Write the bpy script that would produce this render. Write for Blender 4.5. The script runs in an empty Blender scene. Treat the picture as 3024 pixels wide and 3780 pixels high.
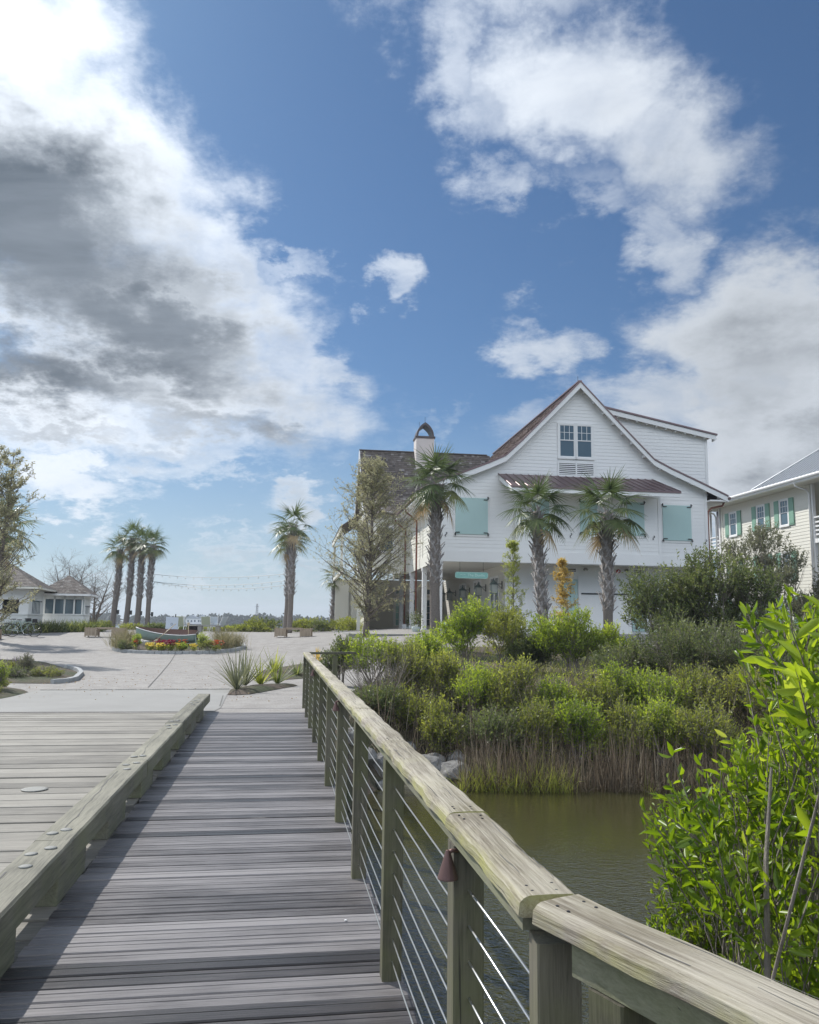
import bpy, bmesh, math, random
import numpy as np
from mathutils import Vector, Matrix
R=math.radians
S=bpy.context.scene
COL=S.collection
# ------------------------------------------------------------------ helpers
def setp(o,label=None,cat=None,group=None,kind=None):
    if label:o['label']=label
    if cat:o['category']=cat
    if group:o['group']=group
    if kind:o['kind']=kind
    return o
def thing(name,label,cat,loc=(0,0,0),rz=0,group=None):
    o=bpy.data.objects.new(name,None);COL.objects.link(o)
    o.location=loc;o.rotation_euler=(0,0,rz);o.empty_display_size=.2
    return setp(o,label,cat,group)
def dup(root,loc=None,rz=None,label=None,group=None,scale=None):
    r=root.copy();COL.objects.link(r)
    if loc is not None:r.location=loc
    if rz is not None:r.rotation_euler=(0,0,rz)
    if scale is not None:r.scale=(scale,)*3 if isinstance(scale,(int,float)) else scale
    if label:r['label']=label
    if group:r['group']=group
    for ch in list(root.children):
        c=ch.copy();COL.objects.link(c);c.parent=r
        for g in list(ch.children):
            d=g.copy();COL.objects.link(d);d.parent=c
    return r
def addmesh(name,me,mat,parent=None,smooth=False):
    o=bpy.data.objects.new(name,me);COL.objects.link(o)
    if parent is not None:o.parent=parent
    for m in (mat if isinstance(mat,(list,tuple)) else [mat]):
        if m is not None:me.materials.append(m)
    if smooth:
        me.polygons.foreach_set('use_smooth',[True]*len(me.polygons))
    return o
class MB:
    """collects polygons of one mesh; every face has a 'var' value"""
    def __init__(s):s.v=[];s.f=[];s.a=[];s.m=[]
    def poly(s,pts,var=.5,mi=0):
        n=len(s.v);s.v+= [tuple(p) for p in pts];s.f.append(tuple(range(n,n+len(pts))));s.a.append(var);s.m.append(mi)
    def box(s,lo,hi,var=.5,mi=0,M=None):
        x0,y0,z0=lo;x1,y1,z1=hi
        c=[(x0,y0,z0),(x1,y0,z0),(x1,y1,z0),(x0,y1,z0),(x0,y0,z1),(x1,y0,z1),(x1,y1,z1),(x0,y1,z1)]
        if M is not None:c=[tuple(M@Vector(p)) for p in c]
        n=len(s.v);s.v+=c
        for q in((0,3,2,1),(4,5,6,7),(0,1,5,4),(1,2,6,5),(2,3,7,6),(3,0,4,7)):
            s.f.append(tuple(n+i for i in q));s.a.append(var);s.m.append(mi)
    def prism(s,poly,d,var=.5,mi=0):
        """poly: list of 3D points, extruded by vector d"""
        n=len(s.v);k=len(poly);s.v+=[tuple(p) for p in poly]+[tuple(p[i]+d[i] for i in range(3)) for p in poly]
        s.f.append(tuple(range(n,n+k)));s.f.append(tuple(range(n+2*k-1,n+k-1,-1)))
        s.a+=[var]*2;s.m+=[mi]*2
        for i in range(k):
            j=(i+1)%k;s.f.append((n+i,n+k+i,n+k+j,n+j));s.a.append(var);s.m.append(mi)
    def tube(s,pts,rad,sides=6,var=.5,mi=0,cap=True):
        pts=[Vector(p) for p in pts];k=len(pts)
        if not hasattr(rad,'__len__'):rad=[rad]*k
        n=len(s.v);up=None
        for i,p in enumerate(pts):
            t=(pts[min(i+1,k-1)]-pts[max(i-1,0)]).normalized()
            if up is None:
                up=Vector((0,0,1)) if abs(t.z)<.9 else Vector((1,0,0))
            a=t.cross(up);a=a.normalized() if a.length>1e-6 else t.orthogonal().normalized();b=a.cross(t);up=b
            for j in range(sides):
                th=2*math.pi*j/sides;q=p+(a*math.cos(th)+b*math.sin(th))*rad[i];s.v.append(tuple(q))
        for i in range(k-1):
            for j in range(sides):
                j2=(j+1)%sides
                s.f.append((n+i*sides+j,n+i*sides+j2,n+(i+1)*sides+j2,n+(i+1)*sides+j));s.a.append(var);s.m.append(mi)
        if cap:
            s.f.append(tuple(n+sides-1-j for j in range(sides)));s.f.append(tuple(n+(k-1)*sides+j for j in range(sides)));s.a+=[var]*2;s.m+=[mi]*2
    def lathe(s,prof,c=(0,0,0),sides=16,var=.5,mi=0):
        n=len(s.v)
        for r,z in prof:
            for j in range(sides):
                th=2*math.pi*j/sides;s.v.append((c[0]+r*math.cos(th),c[1]+r*math.sin(th),c[2]+z))
        for i in range(len(prof)-1):
            for j in range(sides):
                j2=(j+1)%sides;s.f.append((n+i*sides+j,n+i*sides+j2,n+(i+1)*sides+j2,n+(i+1)*sides+j));s.a.append(var);s.m.append(mi)
        k=len(prof)-1
        s.f.append(tuple(n+sides-1-j for j in range(sides)));s.f.append(tuple(n+k*sides+j for j in range(sides)));s.a+=[var]*2;s.m+=[mi]*2
    def build(s,name,mat,parent=None,smooth=False,bevel=0):
        me=bpy.data.meshes.new(name);me.from_pydata(s.v,[],s.f)
        at=me.attributes.new('var','FLOAT','FACE');at.data.foreach_set('value',s.a)
        me.polygons.foreach_set('material_index',s.m);me.update()
        o=addmesh(name,me,mat,parent,smooth)
        if bevel:
            b=o.modifiers.new('b','BEVEL');b.width=bevel;b.segments=2;b.limit_method='ANGLE'
        return o
def quads(name,V,F,var,mat,parent=None,mi=None,smooth=False):
    """numpy vertices (n,3), quad faces (m,4), per-face var (m)"""
    V=np.asarray(V,np.float32);F=np.asarray(F,np.int32)
    me=bpy.data.meshes.new(name);me.vertices.add(len(V));me.vertices.foreach_set('co',V.ravel())
    me.loops.add(F.size);me.loops.foreach_set('vertex_index',F.ravel())
    me.polygons.add(len(F));me.polygons.foreach_set('loop_start',np.arange(0,F.size,4,dtype=np.int32))
    if hasattr(me.polygons[0],'loop_total'):
        try:me.polygons.foreach_set('loop_total',np.full(len(F),4,np.int32))
        except Exception:pass
    at=me.attributes.new('var','FLOAT','FACE');at.data.foreach_set('value',np.asarray(var,np.float32))
    if mi is not None:me.polygons.foreach_set('material_index',np.asarray(mi,np.int32))
    me.update(calc_edges=True);me.validate()
    return addmesh(name,me,mat,parent,smooth)
class Q:
    """numpy quad collector"""
    def __init__(s):s.V=[];s.F=[];s.A=[];s.n=0
    def add(s,V,F,A):
        s.V.append(V);s.F.append(F+s.n);s.A.append(A);s.n+=len(V)
    def build(s,name,mat,parent=None,smooth=False):
        return quads(name,np.concatenate(s.V),np.concatenate(s.F),np.concatenate(s.A),mat,parent,None,smooth)
def nrm(a):
    return a/np.maximum(np.linalg.norm(a,axis=-1,keepdims=True),1e-9)
def leaves(q,P,D,L,W,rng,var,detail=1,fold=.25,bend=.2):
    """P base points, D directions, L lengths, W widths -> leaf polygons"""
    n=len(P);D=nrm(D);rnd=nrm(rng.normal(size=(n,3)))
    s=nrm(np.cross(D,rnd));u=np.cross(s,D)
    L=np.asarray(L).reshape(-1,1)*np.ones((n,1));W=np.asarray(W).reshape(-1,1)*np.ones((n,1))
    if detail==0:
        V=np.stack([P,P+D*L*.45+s*W*.5,P+D*L,P+D*L*.45-s*W*.5],1)
        F=np.arange(n*4).reshape(n,4);q.add(V.reshape(-1,3),F,var);return
    tip=P+D*L-u*L*bend;mid=P+D*L*.5
    V=np.stack([P,P+D*L*.3+s*W*.42+u*W*fold,P+D*L*.68+s*W*.46+u*W*fold-u*L*bend*.4,tip,P+D*L*.68-s*W*.46+u*W*fold-u*L*bend*.4,P+D*L*.3-s*W*.42+u*W*fold],1)
    b=(np.arange(n)*6)[:,None];F=np.concatenate([b+np.array([[0,1,2,3]]),b+np.array([[0,3,4,5]])],1).reshape(-1,4)
    q.add(V.reshape(-1,3),F,np.repeat(var,2))
def strips(q,P,D,L,W,rng,var,seg=3,droop=.3,taper=True,side=None):
    """blades: P base, D start direction, droop bends down"""
    n=len(P);D=nrm(D)
    if side is None:
        side=nrm(np.cross(D,nrm(rng.normal(size=(n,3)))))
    L=np.asarray(L).reshape(-1,1)*np.ones((n,1));W=np.asarray(W).reshape(-1,1)*np.ones((n,1));dr=np.asarray(droop).reshape(-1,1)*np.ones((n,1))
    rows=[];p=P.copy()
    for i in range(seg+1):
        t=i/seg;w=W*(1-t**1.6*.93)*(min(1,.5+t*2))
        rows+=[p-side*w*.5,p+side*w*.5]
        d=nrm(D+np.array([0,0,-1.])*dr*((t+.5/seg)**1.5)*2);p=p+d*L/seg
    V=np.stack(rows,1);k=2*(seg+1);b=(np.arange(n)*k)[:,None]
    F=np.concatenate([b+np.array([[2*i,2*i+1,2*i+3,2*i+2]]) for i in range(seg)],1).reshape(-1,4)
    q.add(V.reshape(-1,3),F,np.repeat(var,seg))
def twigs(q,A,B,rad,var,mid=None,sides=3):
    """thin 2-segment 3 sided tubes A->mid->B"""
    n=len(A);rad=np.asarray(rad).reshape(-1,1)*np.ones((n,1));D=nrm(B-A)
    s=nrm(np.cross(D,np.array([.31,.52,.79])));u=np.cross(D,s)
    if mid is None:mid=(A+B)/2
    rows=[]
    for p,r in((A,1.),(mid,.75),(B,.35)):
        for j in range(3):
            th=2*math.pi*j/3;rows.append(p+(s*math.cos(th)+u*math.sin(th))*rad*r)
    V=np.stack(rows,1);b=(np.arange(n)*9)[:,None];fs=[]
    for i in range(2):
        for j in range(3):
            j2=(j+1)%3;fs.append(b+np.array([[i*3+j,i*3+j2,i*3+3+j2,i*3+3+j]]))
    q.add(V.reshape(-1,3),np.concatenate(fs,1).reshape(-1,4),np.full(n*6,var) if np.isscalar(var) else np.repeat(var,6))

# ------------------------------------------------------------------ materials
class NT:
    def __init__(s,mat):
        s.t=mat.node_tree;s.n=s.t.nodes;s.n.clear()
        s.out=s.N('ShaderNodeOutputMaterial')
    def N(s,typ,**kw):
        n=s.n.new(typ)
        for k,v in kw.items():setattr(n,k,v)
        return n
    def L(s,a,b):s.t.links.new(a,b)
    def attr(s,name='var'):
        n=s.N('ShaderNodeAttribute',attribute_name=name);return n.outputs['Fac']
    def noise(s,scale=5,detail=4,rough=.6,vec=None,dist=0,sc=None):
        n=s.N('ShaderNodeTexNoise');n.inputs['Scale'].default_value=scale;n.inputs['Detail'].default_value=detail;n.inputs['Roughness'].default_value=rough;n.inputs['Distortion'].default_value=dist
        if vec is None:vec=s.obj()
        if sc is not None:
            m=s.N('ShaderNodeMapping');m.inputs['Scale'].default_value=sc;s.L(vec,m.inputs['Vector']);vec=m.outputs[0]
        s.L(vec,n.inputs['Vector']);return n.outputs['Fac']
    def obj(s):
        return s.N('ShaderNodeTexCoord').outputs['Object']
    def ramp(s,fac,stops,interp='LINEAR'):
        r=s.N('ShaderNodeValToRGB');r.color_ramp.interpolation=interp;e=r.color_ramp.elements
        while len(e)<len(stops):e.new(.5)
        for i,(p,c) in enumerate(stops):
            e[i].position=p;e[i].color=(*c,1) if hasattr(c,'__len__') else (c,c,c,1)
        s.L(fac,r.inputs[0]);return r.outputs[0]
    def mix(s,f,a,b,mode='MIX'):
        m=s.N('ShaderNodeMix',data_type='RGBA',blend_type=mode)
        for v,i in((f,0),(a,6),(b,7)):
            if hasattr(v,'is_linked'):s.L(v,m.inputs[i])
            elif i==0:m.inputs[0].default_value=v
            else:m.inputs[i].default_value=(*v,1)
        return m.outputs[2]
    def math(s,op,a,b=0,clamp=False):
        m=s.N('ShaderNodeMath',operation=op,use_clamp=clamp)
        for i,v in enumerate((a,b)):
            if hasattr(v,'is_linked'):s.L(v,m.inputs[i])
            else:m.inputs[i].default_value=v
        return m.outputs[0]
    def bump(s,h,strength=.3,dist=.02):
        b=s.N('ShaderNodeBump');b.inputs['Strength'].default_value=strength;b.inputs['Distance'].default_value=dist;s.L(h,b.inputs['Height']);return b.outputs[0]
    def bsdf(s,col,rough=.6,normal=None,metal=0,spec=.5,**kw):
        p=s.N('ShaderNodeBsdfPrincipled')
        for v,k in((col,'Base Color'),(rough,'Roughness')):
            if hasattr(v,'is_linked'):s.L(v,p.inputs[k])
            else:p.inputs[k].default_value=(*v,1) if hasattr(v,'__len__') else v
        p.inputs['Metallic'].default_value=metal;p.inputs['Specular IOR Level'].default_value=spec
        for k,v in kw.items():p.inputs[k.replace('_',' ')].default_value=v
        if normal is not None:s.L(normal,p.inputs['Normal'])
        return p
def newmat(name):
    m=bpy.data.materials.new(name);m.use_nodes=True;return m,NT(m)
def mat_plain(name,col,rough=.6,metal=0,vary=.12,nscale=3,bump=0,spec=.5):
    m,t=newmat(name)
    n=t.noise(nscale,5,.65)
    c=t.mix(n,tuple(x*(1-vary) for x in col),tuple(min(1,x*(1+vary)) for x in col))
    nb=t.bump(t.noise(nscale*12,3),bump,.01) if bump else None
    t.L(t.bsdf(c,rough,nb,metal,spec).outputs[0],t.out.inputs[0]);return m
def mat_wood(name,dark,light,axis='x',grain=14,rough=(.45,.8),algae=None,knots=True,bump=.35,varamt=.5,spec=.5,algae_amt=.5):
    """weathered timber, grain streaks along an object axis, tone of each board from 'var'"""
    m,t=newmat(name);sc={'x':(.7,grain,grain),'y':(grain,.7,grain),'z':(grain,grain,.7)}[axis]
    o=t.obj();va=t.attr()
    ad=t.N('ShaderNodeVectorMath',operation='MULTIPLY_ADD');t.L(o,ad.inputs[0]);ad.inputs[1].default_value=(1,1,1)
    cb=t.N('ShaderNodeCombineXYZ');
    for i in range(3):t.L(t.math('MULTIPLY',va,17.3*(i+1)),cb.inputs[i])
    t.L(cb.outputs[0],ad.inputs[2]);v=ad.outputs[0]
    g1=t.noise(3.2,6,.7,v,.6,sc);g2=t.noise(13,4,.7,v,0,sc);big=t.noise(1.3,3,.5,v)
    f=t.math('ADD',t.math('MULTIPLY',g1,.65),t.math('MULTIPLY',g2,.35))
    f=t.math('ADD',f,t.math('MULTIPLY',t.math('SUBTRACT',va,.5),varamt))
    f=t.math('ADD',f,t.math('MULTIPLY',t.math('SUBTRACT',big,.5),.45))
    mid=tuple((a+b)/2 for a,b in zip(dark,light))
    c=t.ramp(f,[(.22,tuple(x*.45 for x in dark)),(.38,dark),(.52,mid),(.72,light)])
    if algae is not None:
        a=t.noise(2.1,5,.65,v);ge=t.N('ShaderNodeNewGeometry')
        sx=t.N('ShaderNodeSeparateXYZ');t.L(ge.outputs['Normal'],sx.inputs[0])
        side=t.math('SUBTRACT',1.0,t.math('ABSOLUTE',sx.outputs[2]))
        a=t.math('MULTIPLY',t.ramp(a,[(.40,0),(.62,1)]),t.math('ADD',t.math('MULTIPLY',side,.8),.10))
        a=t.math('MULTIPLY',a,algae_amt*1.6,True)
        c=t.mix(a,c,algae)
    crack=t.ramp(t.noise(2.2,3,.6,v,.8,tuple(x*1.8 if x>1 else .5 for x in sc)),[(.26,0),(.31,1)])
    c=t.mix(t.math('MULTIPLY',t.math('SUBTRACT',1,crack),.75),c,(.02,.018,.015))
    r=t.N('ShaderNodeMapRange');t.L(f,r.inputs[0]);r.inputs[3].default_value=rough[0];r.inputs[4].default_value=rough[1]
    nb=t.bump(t.math('ADD',g1,t.math('MULTIPLY',crack,.8)),bump,.006)
    t.L(t.bsdf(c,r.outputs[0],nb,0,spec).outputs[0],t.out.inputs[0]);return m
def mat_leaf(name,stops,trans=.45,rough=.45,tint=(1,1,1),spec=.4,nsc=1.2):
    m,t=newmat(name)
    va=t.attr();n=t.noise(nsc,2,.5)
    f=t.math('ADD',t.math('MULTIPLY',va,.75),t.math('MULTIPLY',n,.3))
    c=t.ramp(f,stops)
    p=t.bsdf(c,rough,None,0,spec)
    tr=t.N('ShaderNodeBsdfTranslucent')
    hs=t.N('ShaderNodeHueSaturation');hs.inputs['Saturation'].default_value=1.12;hs.inputs['Value'].default_value=1.35;hs.inputs['Hue'].default_value=.49;t.L(c,hs.inputs['Color']);t.L(hs.outputs[0],tr.inputs[0])
    mx=t.N('ShaderNodeMixShader');mx.inputs[0].default_value=trans
    t.L(p.outputs[0],mx.inputs[1]);t.L(tr.outputs[0],mx.inputs[2]);t.L(mx.outputs[0],t.out.inputs[0]);return m
M={}
M['walk']=mat_wood('weathered_walkway_boards',(.070,.063,.062),(.245,.230,.228),'x',22,(.30,.58),varamt=.6,bump=.5,spec=.5)
M['road_deck']=mat_wood('weathered_road_timbers',(.14,.13,.11),(.31,.29,.25),'x',16,(.6,.8),varamt=.35,bump=.4)
M['timber']=mat_wood('weathered_curb_timber',(.105,.10,.075),(.29,.275,.215),'y',16,(.6,.85),algae=(.20,.215,.10),varamt=.25,algae_amt=.35)
M['cap']=mat_wood('weathered_handrail_timber',(.155,.128,.092),(.52,.48,.395),'y',26,(.6,.85),algae=(.34,.33,.10),varamt=.2,algae_amt=.72,bump=.9)
M['post']=mat_wood('treated_post_timber',(.055,.050,.036),(.185,.17,.125),'z',22,(.65,.85),algae=(.125,.13,.055),varamt=.3,algae_amt=.5)
M['planter_wood']=mat_wood('brown_planter_timber',(.30,.23,.165),(.48,.39,.29),'z',10,(.5,.7),varamt=.2)
M['steel']=mat_plain('stainless_cable',(.62,.62,.60),.28,.9,.08)
M['galv']=mat_plain('galvanised_disc',(.27,.27,.25),.75,.15,.3,30)
M['bronze']=mat_plain('bronze_lamp',(.16,.095,.085),.5,.6,.2,12)
M['black']=mat_plain('black_paint',(.02,.02,.022),.45)
M['dark_metal']=mat_plain('dark_fixture_metal',(.05,.05,.05),.4,.6)
M['white']=mat_plain('white_paint',(.80,.80,.79),.5,0,.03,1.5)
M['cream']=mat_plain('cream_siding_paint',(.72,.70,.62),.55,0,.03,1.5)
M['soffit']=mat_plain('cream_porch_ceiling_paint',(.70,.68,.62),.55,0,.03,1.5)
M['teal']=mat_plain('seafoam_shutter_paint',(.42,.58,.56),.45,0,.05,3)
M['green_sh']=mat_plain('sage_shutter_paint',(.20,.36,.27),.5,0,.06,3)
M['copper']=mat_plain('brown_copper_metal',(.21,.145,.145),.38,.55,.2,2)
M['downpipe']=mat_plain('copper_downpipe',(.22,.085,.065),.4,.5,.2,2)
M['zinc']=mat_plain('grey_standing_seam_metal',(.42,.44,.46),.35,.5,.06,1)
M['chim']=mat_plain('stucco_chimney',(.62,.57,.54),.8,0,.05,2)
M['lantern']=mat_plain('verdigris_lantern_metal',(.16,.22,.22),.5,.3,.2,20)
M['lampglass']=mat_plain('frosted_lantern_glass',(.55,.58,.55),.25)
M['stonecurb']=mat_plain('stone_curb',(.34,.35,.35),.85,0,.25,6,.4)
M['red']=mat_plain('red_enamel',(.5,.05,.04),.4)
M['hull']=mat_plain('pale_green_hull_paint',(.36,.47,.44),.35,0,.06,3)
M['boatin']=mat_plain('red_brown_boat_lining',(.17,.10,.08),.5,0,.15,5)
M['varnish']=mat_plain('varnished_oar_wood',(.55,.45,.30),.35,0,.1,10)
M['board']=mat_plain('pale_blue_signboard',(.52,.58,.66),.5,0,.02)
M['olive_fabric']=mat_plain('sage_sling_fabric',(.36,.40,.30),.8,0,.06,8)
M['rubber']=mat_plain('black_tyre_rubber',(.03,.03,.03),.7)
M['pot']=mat_plain('glazed_pot',(.50,.56,.55),.4)
M['char']=mat_plain('charcoal_metal_bowl',(.04,.04,.045),.5,.5)
def mat_glass():
    m,t=newmat('window_glass')
    n=t.noise(.9,2);c=t.mix(n,(.06,.10,.13),(.10,.15,.18))
    p=t.bsdf(c,.06,t.bump(t.noise(2.,2),.02,.02),0,.9);t.L(p.outputs[0],t.out.inputs[0]);return m
M['glass']=mat_glass()
def mat_daylight_tint():
    m,t=newmat('glass_daylight_tint')
    p=t.bsdf((.25,.5,.5),.1,None,0,.8);t.L(p.outputs[0],t.out.inputs[0]);return m  # teal pane colour stands in for daylight seen through the glass
M['glass_teal']=mat_daylight_tint()
def mat_shake():
    m,t=newmat('cedar_shake')
    va=t.attr();n=t.noise(9,5,.7,None,0,(1,1,4));f=t.math('ADD',t.math('MULTIPLY',va,.7),t.math('MULTIPLY',n,.4))
    c=t.ramp(f,[(.15,(.045,.040,.037)),(.45,(.115,.095,.082)),(.7,(.165,.142,.125)),(.95,(.34,.325,.31))])
    t.L(t.bsdf(c,.75,t.bump(n,.4,.01)).outputs[0],t.out.inputs[0]);return m
M['shake']=mat_shake()
def mat_shake2():
    m,t=newmat('copper_brown_shingle')
    va=t.attr();n=t.noise(9,5,.7,None,0,(1,1,4));f=t.math('ADD',t.math('MULTIPLY',va,.7),t.math('MULTIPLY',n,.4))
    c=t.ramp(f,[(.15,(.09,.058,.05)),(.5,(.17,.12,.105)),(.8,(.24,.18,.16)),(.95,(.34,.28,.25))])
    t.L(t.bsdf(c,.7,t.bump(n,.4,.01)).outputs[0],t.out.inputs[0]);return m
M['shake2']=mat_shake2()
def mat_tabby():
    m,t=newmat('oyster_shell_concrete')
    o=t.obj();a=t.noise(26,6,.8,o);b=t.noise(.35,5,.6,o);c2=t.noise(2.2,4,.6,o)
    vo=t.N('ShaderNodeTexVoronoi');vo.inputs['Scale'].default_value=34;t.L(o,vo.inputs['Vector'])
    c=t.ramp(a,[(.33,(.12,.108,.10)),(.5,(.255,.238,.22)),(.66,(.44,.42,.39))])
    c=t.mix(t.ramp(b,[(.38,0),(.7,.62)]),c,(.22,.205,.19));c=t.mix(t.ramp(c2,[(.4,0),(.75,.4)]),c,(.44,.425,.40))
    t.L(t.bsdf(c,.85,t.bump(vo.outputs['Distance'],.25,.01)).outputs[0],t.out.inputs[0]);return m
M['tabby']=mat_tabby()
M['concrete']=mat_plain('smooth_concrete',(.27,.265,.25),.8,0,.24,.6,.15)
M['joint']=mat_plain('expansion_joint',(.14,.135,.125),.9)
def mat_ground():
    m,t=newmat('mulch_and_soil')
    o=t.obj();a=t.noise(18,6,.8,o);b=t.noise(.8,4,.6,o);c=t.ramp(a,[(.3,(.035,.026,.02)),(.5,(.10,.075,.055)),(.72,(.21,.165,.125))])
    c=t.mix(t.ramp(b,[(.42,0),(.62,1)]),c,(.055,.065,.028))
    t.L(t.bsdf(c,.95,t.bump(a,.8,.04)).outputs[0],t.out.inputs[0]);return m
M['soil']=mat_ground()
def mat_rock():
    m,t=newmat('granite_riprap')
    o=t.obj();a=t.noise(5,6,.7,o);c=t.ramp(a,[(.3,(.07,.07,.068)),(.5,(.19,.185,.175)),(.75,(.36,.35,.33))])
    t.L(t.bsdf(c,.85,t.bump(a,.6,.05)).outputs[0],t.out.inputs[0]);return m
M['rock']=mat_rock()
def mat_water(name,col,s1,s2,st,rough=.03):
    m,t=newmat(name);o=t.obj()
    a=t.noise(s1,3,.55,o,.8,(1,1.4,1));b=t.noise(s2,2,.5,o,.3)
    mask=t.noise(.22,2,.5,o)
    h=t.math('ADD',t.math('MULTIPLY',a,.8),t.math('MULTIPLY',b,.5))
    sx=t.N('ShaderNodeSeparateXYZ');t.L(o,sx.inputs[0])
    bm=t.N('ShaderNodeBump');bm.inputs['Distance'].default_value=.05;t.L(h,bm.inputs['Height'])
    if name.startswith('pond'):
        near=t.N('ShaderNodeMapRange');t.L(sx.outputs[1],near.inputs[0])
        near.inputs[1].default_value=5.5;near.inputs[2].default_value=11.5;near.inputs[3].default_value=st;near.inputs[4].default_value=st*.12
        t.L(near.outputs[0],bm.inputs['Strength'])
    else:bm.inputs['Strength'].default_value=st
    c=t.mix(mask,tuple(x*.8 for x in col),tuple(x*1.2 for x in col))
    p=t.bsdf(c,rough,bm.outputs[0],0,1.0 if name.startswith('pond') else .5);p.inputs['IOR'].default_value=1.7 if name.startswith('pond') else 1.33
    t.L(p.outputs[0],t.out.inputs[0]);return m
M['pond']=mat_water('pond_water',(.042,.040,.014),8,24,1.0)
M['river']=mat_water('river_water',(.10,.13,.14),.4,1.3,.35,.12)
def mat_bark(name,a,b,sc=(6,6,1.2)):
    m,t=newmat(name);n=t.noise(3,6,.75,None,.3,sc);c=t.ramp(n,[(.3,a),(.65,b)])
    t.L(t.bsdf(c,.9,t.bump(n,.7,.03)).outputs[0],t.out.inputs[0]);return m
M['palmtrunk']=mat_bark('palm_trunk_bark',(.10,.085,.075),(.26,.225,.20),(5,5,18))
M['boot']=mat_bark('palm_leaf_base_bark',(.13,.12,.115),(.36,.335,.32),(8,8,2))
M['bark']=mat_bark('grey_brown_bark',(.08,.065,.055),(.22,.19,.165))
M['bark2']=mat_bark('pale_shrub_bark',(.13,.11,.09),(.30,.265,.23))
G=lambda *s:[(p,c) for p,c in s]
M['lf_near']=mat_leaf('fresh_broad_leaf',G((.1,(.06,.11,.02)),(.4,(.18,.28,.035)),(.7,(.35,.45,.065)),(.93,(.58,.60,.16)),(1,(.50,.36,.12))),.58,.32,spec=.5)
M['lf_near2']=mat_leaf('fresh_small_leaf',G((.1,(.06,.11,.02)),(.4,(.19,.285,.035)),(.7,(.36,.45,.065)),(.93,(.58,.58,.16)),(1,(.50,.36,.12))),.58,.35,spec=.5)
M['lf_olive']=mat_leaf('olive_shrub_leaf',G((.1,(.07,.095,.022)),(.45,(.215,.25,.055)),(.75,(.39,.42,.10)),(1,(.58,.58,.20))),.55,.45)
M['lf_bright']=mat_leaf('bright_shrub_leaf',G((.1,(.075,.13,.022)),(.45,(.25,.34,.05)),(.75,(.46,.54,.10)),(1,(.68,.70,.24))),.55,.45)
M['lf_dark']=mat_leaf('dark_wax_leaf',G((.1,(.05,.075,.028)),(.5,(.135,.175,.06)),(.8,(.28,.31,.10)),(1,(.50,.50,.19))),.45,.42)
M['lf_grey']=mat_leaf('grey_green_leaf',G((.1,(.10,.115,.07)),(.6,(.19,.20,.12)),(1,(.34,.34,.20))),.4,.5)
M['lf_tan']=mat_leaf('spring_cypress_needle',G((.1,(.21,.21,.125)),(.5,(.34,.335,.20)),(.8,(.46,.44,.28)),(1,(.55,.53,.36))),.5,.6)
M['lf_lime']=mat_leaf('lime_feathery_leaf',G((.1,(.30,.36,.09)),(.6,(.48,.53,.16)),(1,(.62,.64,.26))),.5,.5)
M['lf_gold']=mat_leaf('golden_new_leaf',G((.1,(.40,.30,.09)),(.6,(.62,.49,.17)),(1,(.72,.62,.28))),.5,.5)
M['lf_palm']=mat_leaf('palm_frond_leaf',G((.1,(.055,.085,.035)),(.55,(.115,.155,.06)),(.85,(.20,.22,.09)),(1,(.36,.32,.14))),.3,.4)
M['lf_dead']=mat_leaf('dry_frond',G((.2,(.25,.17,.09)),(.9,(.45,.36,.22))),.3,.7)
M['reed']=mat_leaf('dry_reed',G((.0,(.035,.027,.018)),(.45,(.10,.078,.052)),(.85,(.23,.19,.135)),(1,(.42,.38,.29))),.3,.6)
M['reedgreen']=mat_leaf('green_reed',G((.1,(.12,.15,.03)),(.9,(.34,.36,.09))),.45,.5)
M['grass']=mat_leaf('clump_grass',G((.1,(.13,.13,.06)),(.6,(.24,.22,.12)),(1,(.36,.32,.20))),.4,.6)
M['yellow']=mat_leaf('yellow_petal',G((.1,(.65,.50,.05)),(.9,(.80,.70,.18))),.3,.5)
M['maroon']=mat_leaf('maroon_petal',G((.1,(.14,.02,.04)),(.9,(.34,.05,.08))),.3,.5)
M['orange']=mat_leaf('orange_red_petal',G((.1,(.36,.07,.03)),(.9,(.55,.18,.08))),.3,.5)
M['purple']=mat_leaf('purple_spike',G((.1,(.09,.06,.13)),(.9,(.22,.16,.28))),.3,.6)
M['far']=mat_leaf('far_woodland_leaf',G((.1,(.015,.025,.02)),(.9,(.04,.06,.04))),.2,.7,nsc=.05)
#@@PART2
# ------------------------------------------------------------------ camera
f_px=3028.;roll=R(.75);pit=math.atan((2306-1890)/f_px)
fw=Vector((0,math.cos(pit),math.sin(pit)));r0=Vector((1,0,0));u0=Vector((0,-math.sin(pit),math.cos(pit)))
rr=r0*math.cos(roll)+u0*math.sin(roll);uu=-r0*math.sin(roll)+u0*math.cos(roll)
cam=bpy.data.cameras.new('camera');co=bpy.data.objects.new('camera',cam);COL.objects.link(co);S.camera=co
co.matrix_world=Matrix(((rr.x,uu.x,-fw.x,0),(rr.y,uu.y,-fw.y,0),(rr.z,uu.z,-fw.z,1.6),(0,0,0,1)))
cam.sensor_fit='HORIZONTAL';cam.sensor_width=36;cam.lens=f_px/3024*36;cam.clip_end=20000;cam.clip_start=.05
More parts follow.
